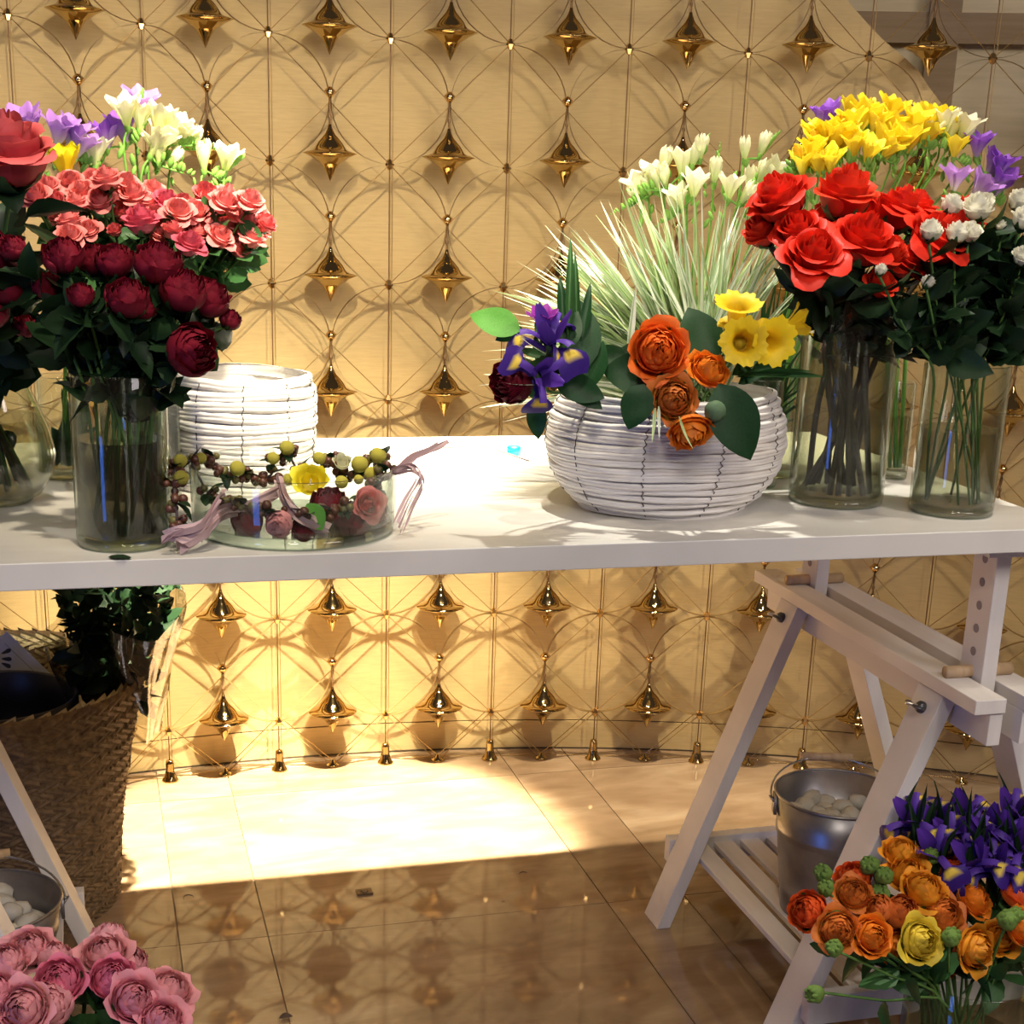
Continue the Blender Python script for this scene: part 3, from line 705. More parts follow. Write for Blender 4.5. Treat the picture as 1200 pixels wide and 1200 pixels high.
# ------------------------------------------------------------------ pink spray roses
pinks = [(42, 232, .26, .034, 1), (58, 222, .30, .030, 1), (82, 214, .33, .030, 0), (112, 214, .34, .032, 0), (122, 236, .28, .032, 1), (92, 240, .28, .026, 1), (138, 228, .32, .030, 1), (158, 232, .30, .034, 1),
         (167, 266, .22, .038, 3), (192, 240, .30, .034, 3), (208, 250, .26, .034, 1), (228, 248, .28, .030, 0), (247, 240, .31, .034, 0), (272, 244, .32, .030, 0), (287, 246, .33, .032, 1),
         (252, 278, .26, .032, 1), (269, 265, .29, .030, 0), (299, 254, .34, .030, 0), (218, 290, .20, .034, 3), (199, 272, .24, .026, 2), (136, 268, .24, .018, 2), (85, 262, .24, .028, 1),
         (84, 280, .22, .032, 1), (300, 272, .33, .026, 0), (276, 290, .28, .026, 0), (100, 226, .30, .03, 0), (178, 226, .34, .03, 1), (144, 252, .30, .024, 2)]
pinks = [(x, y, Y, s * .9, v) for x, y, Y, s, v in pinks]
for (x, y) in ((66, 236), (104, 238), (128, 214), (146, 214), (152, 246), (174, 240), (182, 256), (214, 236), (236, 262), (240, 228), (258, 240), (262, 232), (284, 262), (290, 238), (306, 262), (186, 276), (120, 256), (106, 268), (230, 276), (70, 252), (52, 244), (270, 280), (292, 282), (208, 264)):
    pinks.append((x, y, R(.25, .34), R(.020, .029), random.choice((0, 1, 1, 2))))
lab = rank_labels(pinks, 'coral pink spray rose behind the dark garden roses, %s')
for i, (x, y, Y, s, v) in enumerate(pinks):
    p = WY(x, y + 8, Y); rim = Vector((vP[0] + (p.x - vP[0]) * .25, vP[1] - .01, H + .19)); foot = Vector((vP[0] + R(-.03, .03), vP[1] + R(-.03, .03), H + .018))
    place_flower('spray_rose', lab[i], 'rose', 'pink spray roses at left', p, ((p.x - vP[0]) * 3 + R(-.3, .3), R(-1.1, -.2), 1), s, [foot, foot.lerp(rim, .5), rim, rim.lerp(p, .6)], PINK[v], stem_mat='stem', r=.0016, leaves='mid', nleaf=8, leaf_len=.032, lrange=(.7, .97))

# ------------------------------------------------------------------ freesias
def freesia(label, group, heads, base, rim, bm, bb_, nb=5, rs=.030, sm='stem_fresh', tipdir=None, zoff=0):
    """heads: list of (px, py, Y) open blooms along the spike; the first is the lowest on the spike"""
    ps = [WY(*h) for h in heads]; base = Vector(base); t = thing('freesia', label, 'freesia', base, group)
    d = Vector(tipdir) if tipdir else (ps[-1] - ps[0]).normalized() if len(ps) > 1 else Vector((1, 0, .2))
    spine = [p - Vector((0, 0, rs * .9)) for p in ps]
    last = spine[-1] + d * .03
    pts = [Vector(base), Vector(rim), spine[0] + Vector((0, 0, -.05)) - d * .012] + spine + [last]
    loc = [p - base for p in pts]; cp = catmull(loc, 4)
    b = MB(); b.tube(cp, .0015, 5); obj('stem', b.mesh('stem', M[sm]), t)
    for k, p in enumerate(ps):
        q = spine[k] - base; ax = Vector((R(-.35, .35), R(-.45, .05), 1)) + d * .3
        bl = obj('bloom', random.choice(bm), t, TM(q, ax, rs * R(1.1, 1.4), R(0, 6)))
        obj('calyx', BUD['green'], bl, TM((0, 0, -.12), (0, 0, 1), (.35, .35, .38)))
    if bb_:
        q = spine[-1] - base + d * .010; obj('petal_bud', random.choice(bb_), t, TM(q, Vector((R(-.2, .2), R(-.2, .2), 1)) + d * .6, rs * 1.0))
    for k in range(nb):
        q = spine[-1] - base + d * (.012 + .0055 * k); s = .017 - .0016 * k
        obj('bud', BUD['green'], t, TM(q, Vector((R(-.4, .4), R(-.3, .3), .8)) + d * .5, (s * .9, s * .9, s)))
    for k in range(5):
        q = spine[0] - base + Vector((R(-.022, .022), R(-.015, .015), -R(.0, .04))); s = R(.010, .018)
        obj('bud', BUD['green'], t, TM(q, (R(-.7, .7), R(-.4, .4), 1), (s * .8, s * .8, s)))
    return t
def fb(c): a = R(0, 6.28); q = R(0, .02); return (c[0] + q * cos(a), c[1] + q * sin(a), H + .018)
G_ = 'yellow and purple freesias behind the red roses'
FR = [([(942, 180, .33), (952, 165, .33)], FYE, FYB, (-1, 0, -.1), 'yellow'), ([(960, 158, .36), (972, 148, .36)], FYE, FYB, (-1, 0, .1), 'yellow'), ([(985, 140, .36), (1000, 132, .36)], FYE, FYB, (-.6, 0, .2), 'yellow'),
      ([(1010, 128, .38), (1024, 130, .38)], FYE, FYB, (.4, 0, .1), 'yellow'), ([(1003, 158, .33), (1016, 165, .33)], FYE, FYB, (.2, -.3, -.3), 'yellow'), ([(1038, 134, .38), (1052, 138, .38)], FYE, FYB, (.8, 0, 0), 'yellow'),
      ([(1070, 132, .37), (1080, 144, .37)], FYE, FYB, (.8, 0, -.1), 'yellow'), ([(1092, 146, .38), (1112, 146, .38)], FWH, FYB, (.9, 0, 0), 'cream white'), ([(1102, 136, .40)], FYE, FYB, (.7, 0, .2), 'yellow'), ([(1120, 160, .36)], FYE, None, (.8, 0, -.3), 'yellow'),
      ([(1146, 160, .36), (1158, 178, .36)], FPU, FPU, (.7, 0, -.3), 'purple'), ([(1172, 182, .35), (1166, 198, .35)], FPU, FPU, (.5, 0, -.6), 'purple'), ([(966, 128, .42), (976, 124, .42)], FPU, None, (-.5, 0, .2), 'magenta purple'), ([(1120, 200, .34), (1140, 208, .34)], FLI, FLI, (.8, 0, -.2), 'lilac'),
      ([(965, 182, .32), (975, 176, .32)], FYE, FYB, (-.5, 0, -.2), 'yellow'), ([(1045, 150, .35)], FYE, FYB, (.3, -.2, -.1), 'yellow')]
FR += [([(955, 150, .38), (948, 172, .37)], FYE, FYB, (-.9, 0, -.2), 'yellow'), ([(978, 152, .34), (990, 150, .34)], FYE, FYB, (.2, 0, .2), 'yellow'), ([(1028, 150, .35), (1036, 158, .34)], FYE, FYB, (.6, 0, -.2), 'yellow'), ([(1062, 150, .35)], FYE, FYB, (.5, 0, -.2), 'yellow'),
       ([(1086, 130, .40), (1098, 128, .40)], FYE, FYB, (.7, 0, .2), 'yellow'), ([(995, 118, .40), (1012, 116, .40)], FYE, FYB, (.4, 0, .3), 'pale yellow'), ([(1110, 132, .37), (1126, 140, .37)], FWH, FWB, (.8, 0, 0), 'cream white'), ([(1040, 120, .40)], FYE, FYB, (.4, 0, .4), 'yellow')]
order = sorted(range(len(FR)), key=lambda i: FR[i][0][0][0]); rk = {i: k for k, i in enumerate(order)}
for i, (h, bm, bb_, d, cn) in enumerate(FR):
    p = WY(*h[0]); rim = (vY[0] + (p.x - vY[0]) * .25, vY[1], H + .195)
    freesia('%s freesia spike above the red roses, %s' % (cn, ORD[rk[i]]), G_, h, fb(vY), rim, bm, bb_, 4, .034, tipdir=d)
FW = [([(812, 168, .40), (822, 160, .40)], (.2, 0, .6)), ([(800, 180, .42), (782, 192, .42)], (-1, 0, -.1)), ([(776, 178, .44), (770, 196, .44)], (-.8, 0, -.4)), ([(814, 205, .38), (800, 218, .38)], (-.6, 0, -.4)),
      ([(874, 162, .42), (892, 156, .42)], (.5, 0, .6)), ([(902, 188, .42), (908, 200, .42)], (.6, 0, -.2)), ([(855, 208, .38), (868, 212, .38)], (.8, 0, 0)), ([(880, 200, .44), (890, 190, .44)], (.3, 0, .5)), ([(760, 205, .45)], (-.9, 0, -.4)), ([(838, 190, .45)], (.1, 0, 1))]
order = sorted(range(len(FW)), key=lambda i: FW[i][0][0][0]); rk = {i: k for k, i in enumerate(order)}
for i, (h, d) in enumerate(FW):
    p = WY(*h[0]); rim = (vF[0] + (p.x - vF[0]) * .25, vF[1], H + .155)
    freesia('white freesia spike above the striped grass, %s' % ORD[rk[i]], 'white freesias behind the grass', h, fb(vF), rim, FWH + FWB + FWB, FWB, 9, .036, tipdir=d)
vL = (.11, .52)
vase('glass_vase', 'clear glass vase of cream freesias behind the pink spray roses', vL, .035, .17, .09)
FLL = [([(148, 118, .46), (162, 122, .46)], FWH, (.3, 0, .4), 'cream'), ([(182, 128, .45), (196, 136, .45)], FWH, (1, 0, 0), 'cream'), ([(205, 148, .46), (212, 142, .46)], FWH, (1, 0, 0), 'cream'), ([(262, 172, .46)], FWH, (.6, 0, .5), 'cream'),
       ([(124, 145, .48), (146, 138, .48)], FPU, (.5, 0, .3), 'purple'), ([(36, 135, .46), (30, 128, .46)], FLI, (-.8, 0, .3), 'lilac and white'), ([(64, 140, .46), (78, 142, .46)], FLI, (.8, 0, .1), 'lilac and white'), ([(160, 108, .5)], FLI, (.2, 0, .8), 'lilac tipped'),
       ([(110, 165, .46)], FWH, (-.5, 0, .5), 'cream'), ([(174, 152, .44), (185, 160, .44)], FWH, (1, 0, -.3), 'cream'), ([(238, 170, .45)], FWB, (.8, 0, -.3), 'cream'), ([(84, 156, .46)], FLI, (.8, 0, -.1), 'lilac')]
order = sorted(range(len(FLL)), key=lambda i: FLL[i][0][0][0]); rk = {i: k for k, i in enumerate(order)}
for i, (h, bm, d, cn) in enumerate(FLL):
    p = WY(*h[0]); rim = (vL[0] + (p.x - vL[0]) * .25, vL[1], H + .165)
    freesia('%s freesia spike above the pink spray roses, %s' % (cn, ORD[rk[i]]), 'freesias at upper left', h, fb(vL), rim, bm, FWB if bm is FWH else None, 6, .038, tipdir=d)
# yellow tulip
p = WY(78, 212, .34); place_flower('tulip', 'single yellow tulip beside the big pink rose', 'tulip', None, p, (-.05, -.15, 1), .048, [(vT[0], vT[1], H + .016), (vT[0] + .01, vT[1] - .02, H + .13)], TUL, stem_mat='stem_fresh', r=.003, sepal=None)

# ------------------------------------------------------------------ leaves standing in the slim glass, and green strap leaves in back vases
def strap(pts, wd, name, mt, parent, origin):
    cp = catmull([Vector(p) - Vector(origin) for p in pts], 5); b = MB(); rows = []; m = len(cp)
    for k, p in enumerate(cp):
        t = cp[min(k + 1, m - 1)] - cp[max(k - 1, 0)]; s = t.cross(Vector((.3, -1, .1))).normalized(); v = k / (m - 1); w_ = wd * (min(1, v * 6 + .4) * (1 - v ** 3) + .04)
        rows.append([p - s * w_, p + Vector((0, w_ * .4, 0)), p + s * w_])
    b.grid(rows); return obj(name, b.mesh(name, mt), parent)
g = thing('leaf_bunch', 'bunch of broad green leaves standing in the slim glass', 'leaves', (vT[0], vT[1], H + .014))
for (x0, x1, y1) in ((60, 72, 455), (66, 84, 470), (72, 92, 480), (78, 98, 462), (66, 60, 500), (86, 112, 500)):
    q1 = WY(x1, y1, vT[1] + R(-.02, .02)); q0 = Vector((vT[0] + R(-.015, .015), vT[1] + R(-.012, .012), H + .016))
    strap([q0, q0.lerp(q1, .5) + Vector((.006, 0, .01)), q1], .008, 'leaf', M['leaf_mid'], g, (vT[0], vT[1], H + .014))
g = thing('leaf_bunch', 'mass of dark green strap leaves behind the red rose vase', 'leaves', (vY[0] - .03, vY[1] - .02, H + .014))
for k in range(80):
    x1 = R(893, 945); y1 = R(310, 500); x0 = x1 + R(-10, 15)
    q0 = Vector((vY[0] - .03 + R(-.03, .02), vY[1] - .02 + R(-.02, .02), H + .016)); q1 = WY(x1, y1, .33 + R(-.03, .03))
    strap([q0, q0.lerp(q1, .55) + Vector((-.008, 0, .012)), q1 + Vector((R(-.02, .02), 0, R(-.01, .02)))], .0035, 'leaf', M['leaf_mid'], g, (vY[0] - .03, vY[1] - .02, H + .014))
g = thing('leaf_bunch', 'pair of green stems in the small bottle behind the red rose vase', 'leaves', (vS[0], vS[1], H + .014))
for (dx, x1, y1) in ((-.008, 1040, 390), (.0, 1052, 370), (.008, 1062, 405), (.004, 1046, 430)):
    q0 = Vector((vS[0] + dx, vS[1], H + .016)); q1 = WY(x1, y1, vS[1]); b = MB(); o_ = Vector((vS[0], vS[1], H + .014))
    b.tube([q0 - o_, q0.lerp(q1, .5) - o_, q1 - o_], .003, 6); st = obj('stem', b.mesh('stem', M['stem_fresh']), g)

g = thing('leaf_bunch', 'dense dark stems and leaves standing in the rounded bulb vase', 'leaves', (vA[0], vA[1], H + .013))
o_ = Vector((vA[0], vA[1], H + .013))
for k in range(18):
    a = k * 2.4; q0 = Vector((.045 * cos(a), .045 * sin(a), .006)); q1 = Vector((-.022 * cos(a + .4), -.022 * sin(a + .4), .150)); q2 = Vector((-.06 * cos(a + .4), -.05 * sin(a + .4), .27))
    b = MB(); b.tube(catmull([q0, q0.lerp(q1, .5), q1, q2], 4), .0034, 6); obj('stem', b.mesh('stem', M['stem_brown' if k % 3 else 'stem']), g)
    obj('leaf', random.choice(LEAF['rose']), g, Matrix.Translation(q0.lerp(q1, R(.3, .7))) @ align((R(-.5, .5), R(-.5, .5), -.6), R(0, 6)) @ Matrix.Scale(.038, 4))
    for _ in range(4): obj('leaf', random.choice(LEAF['rose']), g, Matrix.Translation(q1.lerp(q2, R(.3, 1))) @ align((R(-1, 1), R(-1, 1), R(-.3, .6)), R(0, 6)) @ Matrix.Scale(R(.04, .06), 4))
# ------------------------------------------------------------------ striped grass
gm = bpy.data.materials.new('striped_grass'); gm.use_nodes = True
N, L, bsd = nodes(gm); at = N.new('ShaderNodeAttribute'); at.attribute_name = 'Col'; L.new(at.outputs['Color'], bsd.inputs['Base Color']); bsd.inputs['Roughness'].default_value = .4
tr = N.new('ShaderNodeBsdfTranslucent'); L.new(at.outputs['Color'], tr.inputs[0]); mx = N.new('ShaderNodeMixShader'); mx.inputs[0].default_value = .25
L.new(bsd.outputs[0], mx.inputs[1]); L.new(tr.outputs[0], mx.inputs[2]); L.new(mx.outputs[0], N['Material Output'].inputs['Surface'])
GO = WY(822, 478, .24)   # where the sheaf is gathered
blades = []
for v_ in range(14):
    rnd = random.Random(v_); b = MB(); rows = []; bend = [.05, .12, .2, .3, .02, .4, .08][v_ % 7]; white = (.84, .88, .74) if v_ % 4 else (.55, .68, .34); green = (.20, .36, .13)
    for k in range(11):
        v = k / 10; wd = .024 * (min(1, v * 4 + .3)) * (1 - v ** 2.6) + .0004; x_ = bend * v * v; z_ = v * (1 - .18 * bend * v)
        row = []
        for u, cc in ((-1, white), (-.35, green if v_ % 2 else white), (0, white if v_ % 2 else green), (.35, green if v_ % 4 == 3 else white), (1, white)):
            row.append((Vector((x_ + abs(u) * wd * .3, u * wd, z_)), lerp(green, cc, min(1, .45 + v * 1.2))))
        rows.append(row)
    b.grid(rows); blades.append(b.mesh('blade', gm))
gr = thing('grass_sheaf', 'fan-shaped sheaf of white-striped grass blades behind the round basket', 'grass', (vG[0], vG[1], H + .014))
go = GO - gr.location
for k in range(290):
    t = (k + .5) / 290; px_ang = radians(R(-76, -36) if k % 5 < 2 else R(-44, 17))
    ORD_ = 0
    ln = (.285 - .008 * abs(px_ang) + .015 * cos(px_ang)) * R(.72, 1.05)
    if px_ang > .1: ln *= .95
    d = (A_ * sin(px_ang) + Vector((0, 0, 1)) * cos(px_ang) + Vector((0, 1, 0)) * R(-.10, .38)).normalized()
    side = A_ * (1 if px_ang > 0 else -1)
    X = (side + Vector((0, 0, -.6))); X = (X - d * X.dot(d)).normalized(); Yv = d.cross(X)
    rot = Matrix(((X.x, Yv.x, d.x, 0), (X.y, Yv.y, d.y, 0), (X.z, Yv.z, d.z, 0), (0, 0, 0, 1))) @ Matrix.Rotation(R(-.8, .8), 4, 'Z')
    o_ = go + Vector((R(-.022, .022), R(-.012, .012), R(-.02, .02)))
    obj('blade', random.choice(blades), gr, Matrix.Translation(o_) @ rot @ Matrix.Diagonal((ln, ln * R(.8, 1.3), ln, 1)))
b = MB()
for k in range(24):
    a = k * 2.4; q = .012 * sqrt((k + 1) / 24) ; q1 = go + Vector((q * 1.6 * cos(a), q * sin(a), 0))
    b.tube([(q * cos(a), q * sin(a), .005), q1 * .5 + Vector((q * cos(a), q * sin(a), 0)) * .5, q1], .0022, 5)
obj('stem_bundle', b.mesh('stem_bundle', M['stem']), gr)
bt = MB(); pr = [(.034, 0), (.036, .003), (.036, .007), (.034, .010)]; bt.lathe(pr, 20, M4=Matrix.Translation(WY(1000, 196, .2) * 0 + go)); 

# ------------------------------------------------------------------ white coiled baskets
def coiled(name, label, c, rz, prof, ax_ratio, nrow, group='white coiled baskets', sag=0, nst=9):
    t = thing(name, label, 'basket', (c[0], c[1], H), group, rz)
    z1 = prof[-1][1]
    def rad(z):
        for (r0, z0), (r1, z1_) in zip(prof, prof[1:]):
            if z0 <= z <= z1_: f = (z - z0) / (z1_ - z0); return r0 + (r1 - r0) * f
        return prof[-1][0]
    dz = z1 / nrow; n = 96
    for k in range(nrow):
        zc = dz * (k + .5); rr = rad(zc); rnd = random.Random(k * 7 + nrow); rows = []; ph = rnd.uniform(0, 6); jr = rnd.uniform(-.0012, .0012); 
        prof_ = [(-.0034, -.52), (-.0004, -.50), (.0022, -.30), (.0028, -.06), (.0016, .0), (.0028, .08), (.0022, .34), (-.0004, .50), (-.0034, .5)]
        for j in range(n + 1):
            a = 2 * pi * j / n; wv = .0016 * sin(a * 3 + ph) + .0010 * noise.noise(Vector((cos(a) * 4, sin(a) * 4, k * 3.1)))
            jj = jr + .0012 * noise.noise(Vector((cos(a) * 7, sin(a) * 7, k * 5.3))); sg = -sag * (zc / z1) * max(0, -sin(a)) if sag else 0
            rows.append([Vector(((rr + o1 + jj) * cos(a), (rr + o1 + jj) * sin(a) * ax_ratio, zc + dz * 1.04 * o2 + wv + sg)) for o1, o2 in prof_])
        b = MB(); b.grid(rows); obj('coil', b.mesh('coil', M['wicker']), t)
    # inner wall and bottom
    b = MB(); b.lathe([(prof[0][0] * .97, .003)] + [(r - .005, z) for r, z in prof], 64)
    v2 = [(x, y * ax_ratio, z - (sag * (z / z1) * max(0, -y / max(1e-6, sqrt(x * x + y * y))) if sag else 0)) for x, y, z in b.v]; b.v = v2
    obj('lining', b.mesh('lining', M['wicker']), t)
    b = MB(); b.lathe([(0, .002), (prof[0][0], .002), (prof[0][0], .005), (0, .005)], 48); b.v = [(x, y * ax_ratio, z) for x, y, z in b.v]; obj('bottom', b.mesh('bottom', M['wicker'], False), t)
    for s in range(nst):
        a0 = 2 * pi * (s + .3) / nst; pts = []
        for k in range(nrow * 2 + 1):
            z = z1 * k / (nrow * 2); a = a0 + (.012 if k % 2 else -.012) + .05 * (z / z1); rr = rad(z) + (.0034 if k % 2 else .0012); sg = -sag * (z / z1) * max(0, -sin(a)) if sag else 0
            pts.append((rr * cos(a), rr * sin(a) * ax_ratio, z + sg))
        b = MB(); b.tube(pts, .0007, 4); obj('binding_wire', b.mesh('binding_wire', M['stitch']), t)
    return t
coiled('coiled_basket', 'round-bellied white coiled basket carrying the orange and purple bouquet', (.722, .205), radians(15), [(.108, 0), (.135, .022), (.154, .050), (.163, .085), (.160, .112), (.148, .138), (.140, .150)], .84, 17, nst=10)
coiled('coiled_basket', 'straight-sided white coiled basket behind the shallow glass bowl', (.197, .400), 0, [(.090, 0), (.094, .04), (.096, .09), (.096, .125), (.088, .148)], 1.0, 11, nst=10)

# ------------------------------------------------------------------ bouquet on the basket
def leaf_at(label, x, y, Y, dx, dy, L_, kind='ruscus', dz=0, roll=0, idx=0, wd=1.0):
    q = WY(x, y, Y); d = A_ * dx + B_ * dy + C_ * dz; n_ = -C_
    Zv = d.normalized(); Yv = (n_ - Zv * n_.dot(Zv)).normalized(); Xv = Yv.cross(Zv)
    m = Matrix(((Xv.x, Yv.x, Zv.x, 0), (Xv.y, Yv.y, Zv.y, 0), (Xv.z, Yv.z, Zv.z, 0), (0, 0, 0, 1)))
    o = obj('leaf', LEAF[kind][idx], None, Matrix.Translation(q) @ m @ Matrix.Rotation(roll, 4, 'Z') @ Matrix.Diagonal((L_ * wd, L_, L_, 1)))
    return o
GB = 'foliage of the basket bouquet'
sprig = thing('foliage_sprig', 'left sprig of dark glossy leaves with upright spikes beside the purple iris', 'foliage', WY(665, 470, .09), GB)
def into(parent, *os):
    for o in os: m = o.matrix_basis.copy(); o.parent = parent; o.matrix_basis = Matrix.Translation(-parent.location) @ m
into(sprig, leaf_at('', 610, 388, .08, -.9, .35, .062, 'light', roll=.2, wd=1.1), leaf_at('', 612, 384, .085, -.9, -.4, .034, 'ruscus'),
     leaf_at('', 690, 430, .09, -.28, 1, .10, 'ruscus', roll=.3, wd=.95), leaf_at('', 628, 470, .07, .05, -1, .044, 'ruscus', roll=.2), leaf_at('', 640, 428, .06, 1, .1, .05, 'ruscus'),
     leaf_at('', 650, 445, .07, 1, -.35, .062, 'ruscus'), leaf_at('', 655, 440, .08, .8, -.6, .064, 'ruscus', wd=.8), leaf_at('', 690, 455, .085, .25, 1, .06, 'ruscus', roll=-.4),
     leaf_at('', 636, 418, .055, -1, .35, .03, 'mid', wd=.6), leaf_at('', 660, 410, .09, .3, .8, .05, 'ruscus'))
into(sprig, leaf_at('', 666, 400, .09, .03, 1, .130, 'mid', wd=.14), leaf_at('', 676, 400, .10, -.01, 1, .115, 'mid', wd=.12), leaf_at('', 662, 395, .10, -.08, 1, .075, 'ruscus', wd=.3), leaf_at('', 682, 398, .10, .15, 1, .07, 'ruscus', wd=.3))
sprig2 = thing('foliage_sprig', 'centre sprig of dark rounded leaves left of the orange ranunculus', 'foliage', WY(760, 470, .08), GB)
into(sprig2, leaf_at('', 735, 418, .09, -1, .05, .050, 'ruscus', wd=.95), leaf_at('', 772, 425, .075, -.7, .25, .05, 'ruscus', wd=1.4), leaf_at('', 770, 440, .065, -1, .1, .064, 'ruscus', wd=1.4), leaf_at('', 765, 445, .07, -.6, -.6, .042, 'ruscus', wd=1.3),
     leaf_at('', 755, 450, .045, -.35, -1, .055, 'ruscus', wd=1.3), leaf_at('', 775, 420, .08, -1, .25, .045, 'ruscus', wd=1.3))
sprig3 = thing('foliage_sprig', 'right sprig of large dark leaves under the yellow daffodils', 'foliage', WY(830, 450, .08), GB)
into(sprig3, leaf_at('', 835, 425, .11, -.42, 1, .075, 'ruscus', wd=1.3), leaf_at('', 842, 450, .030, .45, -1, .096, 'ruscus', wd=1.15), leaf_at('', 858, 440, .08, .6, .5, .05, 'ruscus', wd=.6), leaf_at('', 865, 450, .09, .8, .45, .045, 'ruscus', wd=.6), leaf_at('', 805, 480, .05, .3, -.6, .04, 'ruscus'))
bt_ = thing('grass_tuft', 'pale narrow grass blades sticking out right of the daffodils', 'grass', WY(858, 445, .08), GB)
for (x, y, dx, dy, L_) in ((862, 442, 1, .12, .10), (862, 440, 1, .03, .115), (866, 438, .9, .22, .07)):
    into(bt_, leaf_at('', x, y, .085, dx, dy, L_, 'mid', wd=.14))
bt2 = thing('grass_tuft', 'pale grass blades hanging below the orange ranunculus', 'grass', WY(772, 470, .04), GB)
for (x, y, dx, dy, L_, Y) in ((768, 478, -.08, -1, .045, .02), (772, 476, .0, -1, .040, .02), (796, 488, .25, -1, .045, .01), (737, 415, .12, 1, .085, .10), (640, 450, -1, -.12, .055, .03), (640, 415, -1, .5, .045, .04), (752, 395, -.9, .1, .03, .09)):
    o = obj('blade', blades[(int(x)) % 14], None, Matrix.Identity(4)); q = WY(x, y, Y); o.matrix_basis = Matrix.Translation(q) @ align(A_ * dx + B_ * dy, 1.6) @ Matrix.Diagonal((L_ * .5, L_ * 2.0, L_, 1)); into(bt2, o)
def basket_flower(name, label, cat, x, y, Y, ax, s, me, sepal='dark', stem='stem', zs=1.0, off=.35):
    ax = Vector(ax).normalized(); p = WY(x, y, Y) - ax * s * off
    foot = Vector((.73 + (p.x - .73) * .3, .20, .90)); k = p - ax * .04
    return place_flower(name, label, cat, 'bouquet on the white basket', p, ax, s, [foot, foot.lerp(k, .5) + Vector((0, 0, .02)), k], me, stem_mat=stem, r=.002, sepal=sepal, zs=zs)
basket_flower('ranunculus', 'large orange ranunculus with black centre on the white basket', 'ranunculus', 772, 410, .055, (-.25, -1, .35), .064, CENTREBLACK)
basket_flower('ranunculus', 'rounded orange ranunculus right of the black-centred one', 'ranunculus', 832, 432, .05, (.15, -.8, .75), .048, ORAN[0])
basket_flower('ranunculus', 'rusty ranunculus with yellow-green centre on the white basket', 'ranunculus', 790, 468, .035, (-.1, -1, .25), .052, YELCEN)
basket_flower('ranunculus', 'lowest orange ranunculus drooping over the basket side', 'ranunculus', 810, 508, .02, (-.05, -.8, -.6), .050, ORAN[0])
basket_flower('rose', 'dark burgundy rose at the left end of the basket bouquet', 'rose', 600, 447, .06, (-.9, -.7, .1), .056, DARK)
basket_flower('iris', 'deep purple iris, the upper one, on the white basket', 'iris', 645, 398, .06, (-.15, -.55, 1), .066, IRIS[0], off=.5)
basket_flower('iris', 'deep purple iris with yellow mark hanging lower on the white basket', 'iris', 632, 440, .03, (.1, -1, .15), .056, IRIS[1], off=.5)
basket_flower('freesia', 'magenta freesia bloom above the purple irises', 'freesia', 636, 378, .08, (-.1, -.3, 1), .040, trumpet('bloom', (.28, .03, .34), (.30, .10, .40), 95, wide=.45, material='petal'), zs=.9)
basket_flower('daffodil', 'top yellow daffodil of four above the basket', 'daffodil', 862, 378, .07, (-.1, -.4, 1), .050, DAF[0], sepal=None)
basket_flower('daffodil', 'front yellow daffodil trumpet facing down left above the basket', 'daffodil', 868, 402, .05, (-.25, -.85, .15), .050, DAF[1], sepal=None)
basket_flower('daffodil', 'middle yellow daffodil trumpet facing forward', 'daffodil', 893, 396, .055, (.15, -1, -.05), .052, DAF[0], sepal=None)
basket_flower('daffodil', 'right-hand yellow daffodil pointing right', 'daffodil', 924, 384, .07, (1, -.25, .5), .048, trumpet('bloom', (.85, .62, .02), (.72, .55, .02), 96, wide=.40, material='petal', ruffle=.05), sepal=None)
q = basket_flower('ranunculus_bud', 'grey-green round bud beside the large right leaf', 'bud', 838, 482, .012, (.2, -.8, .5), .026, BUDG)

# ------------------------------------------------------------------ glass bowl with wreath
bc = (.228, .124)
t = thing('glass_bowl', 'wide shallow glass bowl holding flower heads near the table edge', 'bowl', (bc[0], bc[1], H))
b = MB(); b.lathe([(0, 0), (.112, 0), (.1165, .004), (.1175, .012), (.1195, .076), (.1185, .078), (.117, .076), (.1148, .016), (.110, .0125), (0, .0125)], 80); obj('glass_wall', b.mesh('glass_wall', M['glass']), t)
b = MB(); b.lathe([(0, .001), (.111, .001), (.1155, .0045), (.1140, .0115), (0, .0115)], 80); obj('glass_base', b.mesh('glass_base', M['glassd']), t)
wr = thing('berry_wreath', 'wreath of brown berries and yellow button flowers leaning in the glass bowl', 'wreath', (bc[0], bc[1], H + .03))
wl = Vector((bc[0], bc[1], H + .03))
bm_ = {}
for nme, mt in (('berry', 'berry'), ('green_berry', 'berryg'), ('button_flower', 'craspedia')):
    b = MB(); b.ball((0, 0, 0), 1, 10, 7, (1, 1, .95), .12); bm_[nme] = b.mesh(nme, M[mt])
path = [(208, 612, .03), (206, 590, .04), (204, 568, .06), (206, 548, .09), (224, 540, .14), (246, 540, .18), (262, 552, .19), (284, 556, .20), (302, 560, .20), (318, 556, .20), (322, 540, .20), (336, 530, .20), (350, 552, .19), (368, 556, .19), (388, 540, .19), (402, 556, .19), (420, 552, .18), (432, 540, .18), (446, 536, .17), (452, 552, .14),
        (440, 572, .12), (424, 584, .09), (404, 594, .07), (384, 600, .06), (356, 606, .045), (330, 602, .05), (306, 598, .05), (284, 592, .06), (262, 588, .07), (244, 578, .08)]
